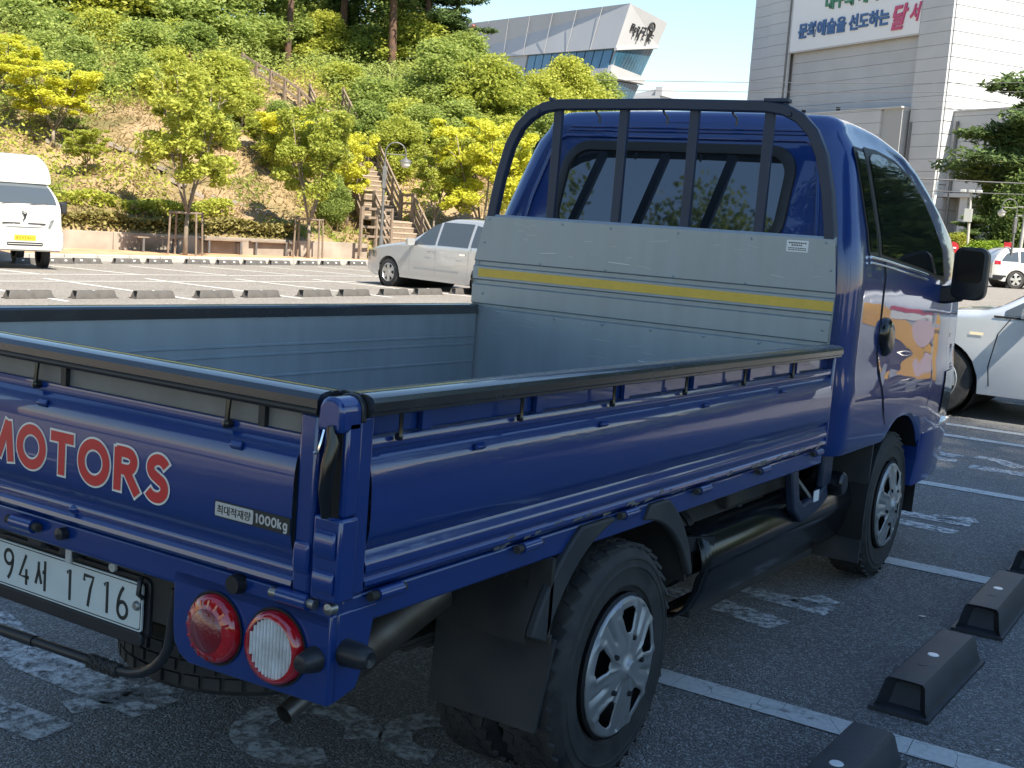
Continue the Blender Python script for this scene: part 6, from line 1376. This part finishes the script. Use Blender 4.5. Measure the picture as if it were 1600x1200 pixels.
B().span((-6, -3, 0), (4, 8, 33.5)).obj('wall', M['white_b'], fb_); B().prism([(-6, 33.5), (2.5, 33.5), (2.5, 35.2)], 'Y', -2, 6).obj('roof', M['white_b'], fb_); B().span((2.8, -3, 33.5), (4.6, 6, 35.6)).obj('stair_head', M['white_b'], fb_)

# ================================================================== RIGHT-HAND BACKGROUND
tree('layered', -13.2, 85.2, 0, 13.0, 11.0, 'spreading dark garden pine in front of the big hall', None, .6)
tree('darkbroad', -14.9, 89, 0, 9.6, 6.0, 'dense dark broadleaf tree at the right edge behind the lamp')
tree('darkbroad', -12.5, 80, 0, 6.5, 4.5, 'dark tree low at the right edge below the pine')
tree('layered', -15.4, 79.6, 0, 3.6, 3.4, 'small rounded garden pine beside the camera pole', None, 2.2)
tree('limebroad', -15.8, 77.5, 0, 2.5, 2.6, 'small light green shrub tree under the little garden pine')
for x, y, h, wd, kd, lb in ((-9.6, 75.5, 2.6, 3.4, 'darkbroad', 'round dark shrub between the dome shrub and the pole pair'), (-16.8, 76.2, 2.2, 2.6, 'darkbroad', 'small dark shrub left of the camera pole'), (-10.8, 82, 5.2, 5, 'broad', 'mid green bushy tree beneath the spreading pine'), (-6.6, 78, 3.8, 4, 'darkbroad', 'dark bushy shrub at the right edge above the white SUV')): tree(kd, x, y, 0, h, wd, lb)
P = npr.normal(size=(5200, 3)); P /= np.linalg.norm(P, axis=1)[:, None]; P *= (npr.random(5200) ** .22)[:, None]; P[:, 2] = np.abs(P[:, 2]); P *= np.array([1.7, 1.7, 1.15]); P[:, 2] += .95 + .12 * np.sin(P[:, 0] * 5) * np.cos(P[:, 1] * 4)
ds = empty('dome_shrub', (-12.9, 72.3, 0)); tag(ds, 'bright green dome clipped shrub above the wing mirror', 'shrub')
link('crown', quads_mesh('crown', leaf_quads(P, .10, .8, 1.6), LM['dome']), None, ds)
sb_ = B()
for k in range(6): a = k * 1.05; sb_.tube([(0, 0, 0), (.3 * math.cos(a), .3 * math.sin(a), .6), (.9 * math.cos(a), .9 * math.sin(a), 1.3)], [.06, .05, .02], 6)
sb_.obj('stem', M['bark'], ds, smooth=60)
n = 7000; X = npr.uniform(-24, 6, n); Y = 70.5 + npr.normal(size=n) * .25 - .25 * (X + 10); Z = npr.random(n) ** .6 * .75
o = link('hedge', quads_mesh('hedge', leaf_quads(np.stack([X, Y - 2.0, Z], 1), .10, .4, 1.5), LM['dark']), None); tag(o, 'low dark hedge behind the white SUV', 'hedge')
kr = B().span((-26, 63.0, -.4), (8, 63.25, .05)).obj('border_kerb', M['kerb']); tag(kr, 'grey kerb in front of the dark hedge far right', 'kerb')
gr_ = B()
street_lamp((-8.75, 57.2, -.1), 4.0, R(215), 'street lamp with hooked arm at the far right beside the poles')
cp = empty('camera_pole', (-15.0, 77, 0)); tag(cp, 'slim pale pole with floodlights and a box before the hall', 'pole')
B().tube([(0, 0, 0), (-.25, .1, 5.0)], [.10, .07], 10).obj('post', M['polec'], cp, smooth=50); B().span((-.45, -.2, 3.2), (-.02, .1, 4.0)).obj('control_box', M['silverlabel'], cp)
for s_ in (-.45, .05, .5): B().box((-.25 + s_, 0, 5.05), (.34, .22, .2)).obj('floodlight', M['silverlabel'], cp, bevel=.03)
for i, (x, y, h) in enumerate(((-9.05, 60.5, 4.2), (-8.7, 60.9, 3.9))):
    q = empty('utility_pole', (x, y, 0)); tag(q, ('taller' if i == 0 else 'shorter') + ' thin grey pole of the pair at the right edge', 'pole', 'pole pair')
    B().tube([(0, 0, 0), (.12, 0, h)], [.09, .075], 10).obj('post', M['polec'], q, smooth=50)
    for hz in (.78, .88): B().bar((-.25, 0, h * hz), (.5, 0, h * hz), .05, .06).obj('cross_arm', M['polec'], q)
q = empty('white_pole', (-18.7, 81, 0)); tag(q, 'plain leaning white pole left of the camera pole', 'pole'); B().tube([(0, 0, 0), (.35, .2, 5.9)], [.12, .10], 10).obj('post', M['white'], q, smooth=50)
q = empty('road_sign', (-14.2, 69.5, 0)); tag(q, 'round red road sign on a thin post above the wing mirror', 'sign'); B().tube([(0, 0, 0), (0, 0, 1.8)], .035, 8).obj('post', M['polec'], q); B().lathe([(-.02, .001), (-.02, .34), (.02, .34), (.02, .001)], (0, -.04, 1.55), 'Y', 24).obj('sign_disc', M['sign_red'], q); B().span((-.2, -.075, 1.5), (.2, -.062, 1.6)).obj('sign_bar', M['white'], q)
q = empty('banner', (-11.2, 69, 0)); tag(q, 'small red and white notice among shrubs at the far right', 'sign'); B().tube([(0, 0, 0), (0, 0, 2.0)], .03, 6).obj('post', M['polec'], q); B().span((-.2, -.03, 1.45), (.22, .0, 2.05)).obj('board', M['sign_red'], q); B().span((-.1, -.05, 1.6), (.12, -.032, 1.8)).obj('notice', M['white'], q)
WL = ['uppermost power line crossing in front of the hall', 'second power line from the top in front of the hall', 'third power line from the top in front of the hall', 'fourth power line from the top in front of the hall', 'thick dark cable crossing low before the hall', 'lowest thin cable crossing before the hall']
for i, (a, c, r_) in enumerate([((-40, 44, 8.0), (6, 74.2, 11.6), .014), ((-40, 44, 7.5), (6, 74.2, 11.2), .014), ((-40, 44, 7.1), (6, 74.2, 10.7), .014), ((-40, 44, 6.9), (6, 74.2, 10.2), .014), ((-30, 50, 4.9), (8, 75, 5.9), .035), ((-30, 50, 4.2), (8, 75, 5.5), .022)]):
    a, c = Vector(a), Vector(c); pth = [a.lerp(c, t / 10) + Vector((0, 0, -.5 * 4 * (t / 10) * (1 - t / 10))) for t in range(11)]
    o = B().tube(pth, r_, 5).obj('power_line', M['wire']); tag(o, WL[i], 'cable', 'overhead cables')
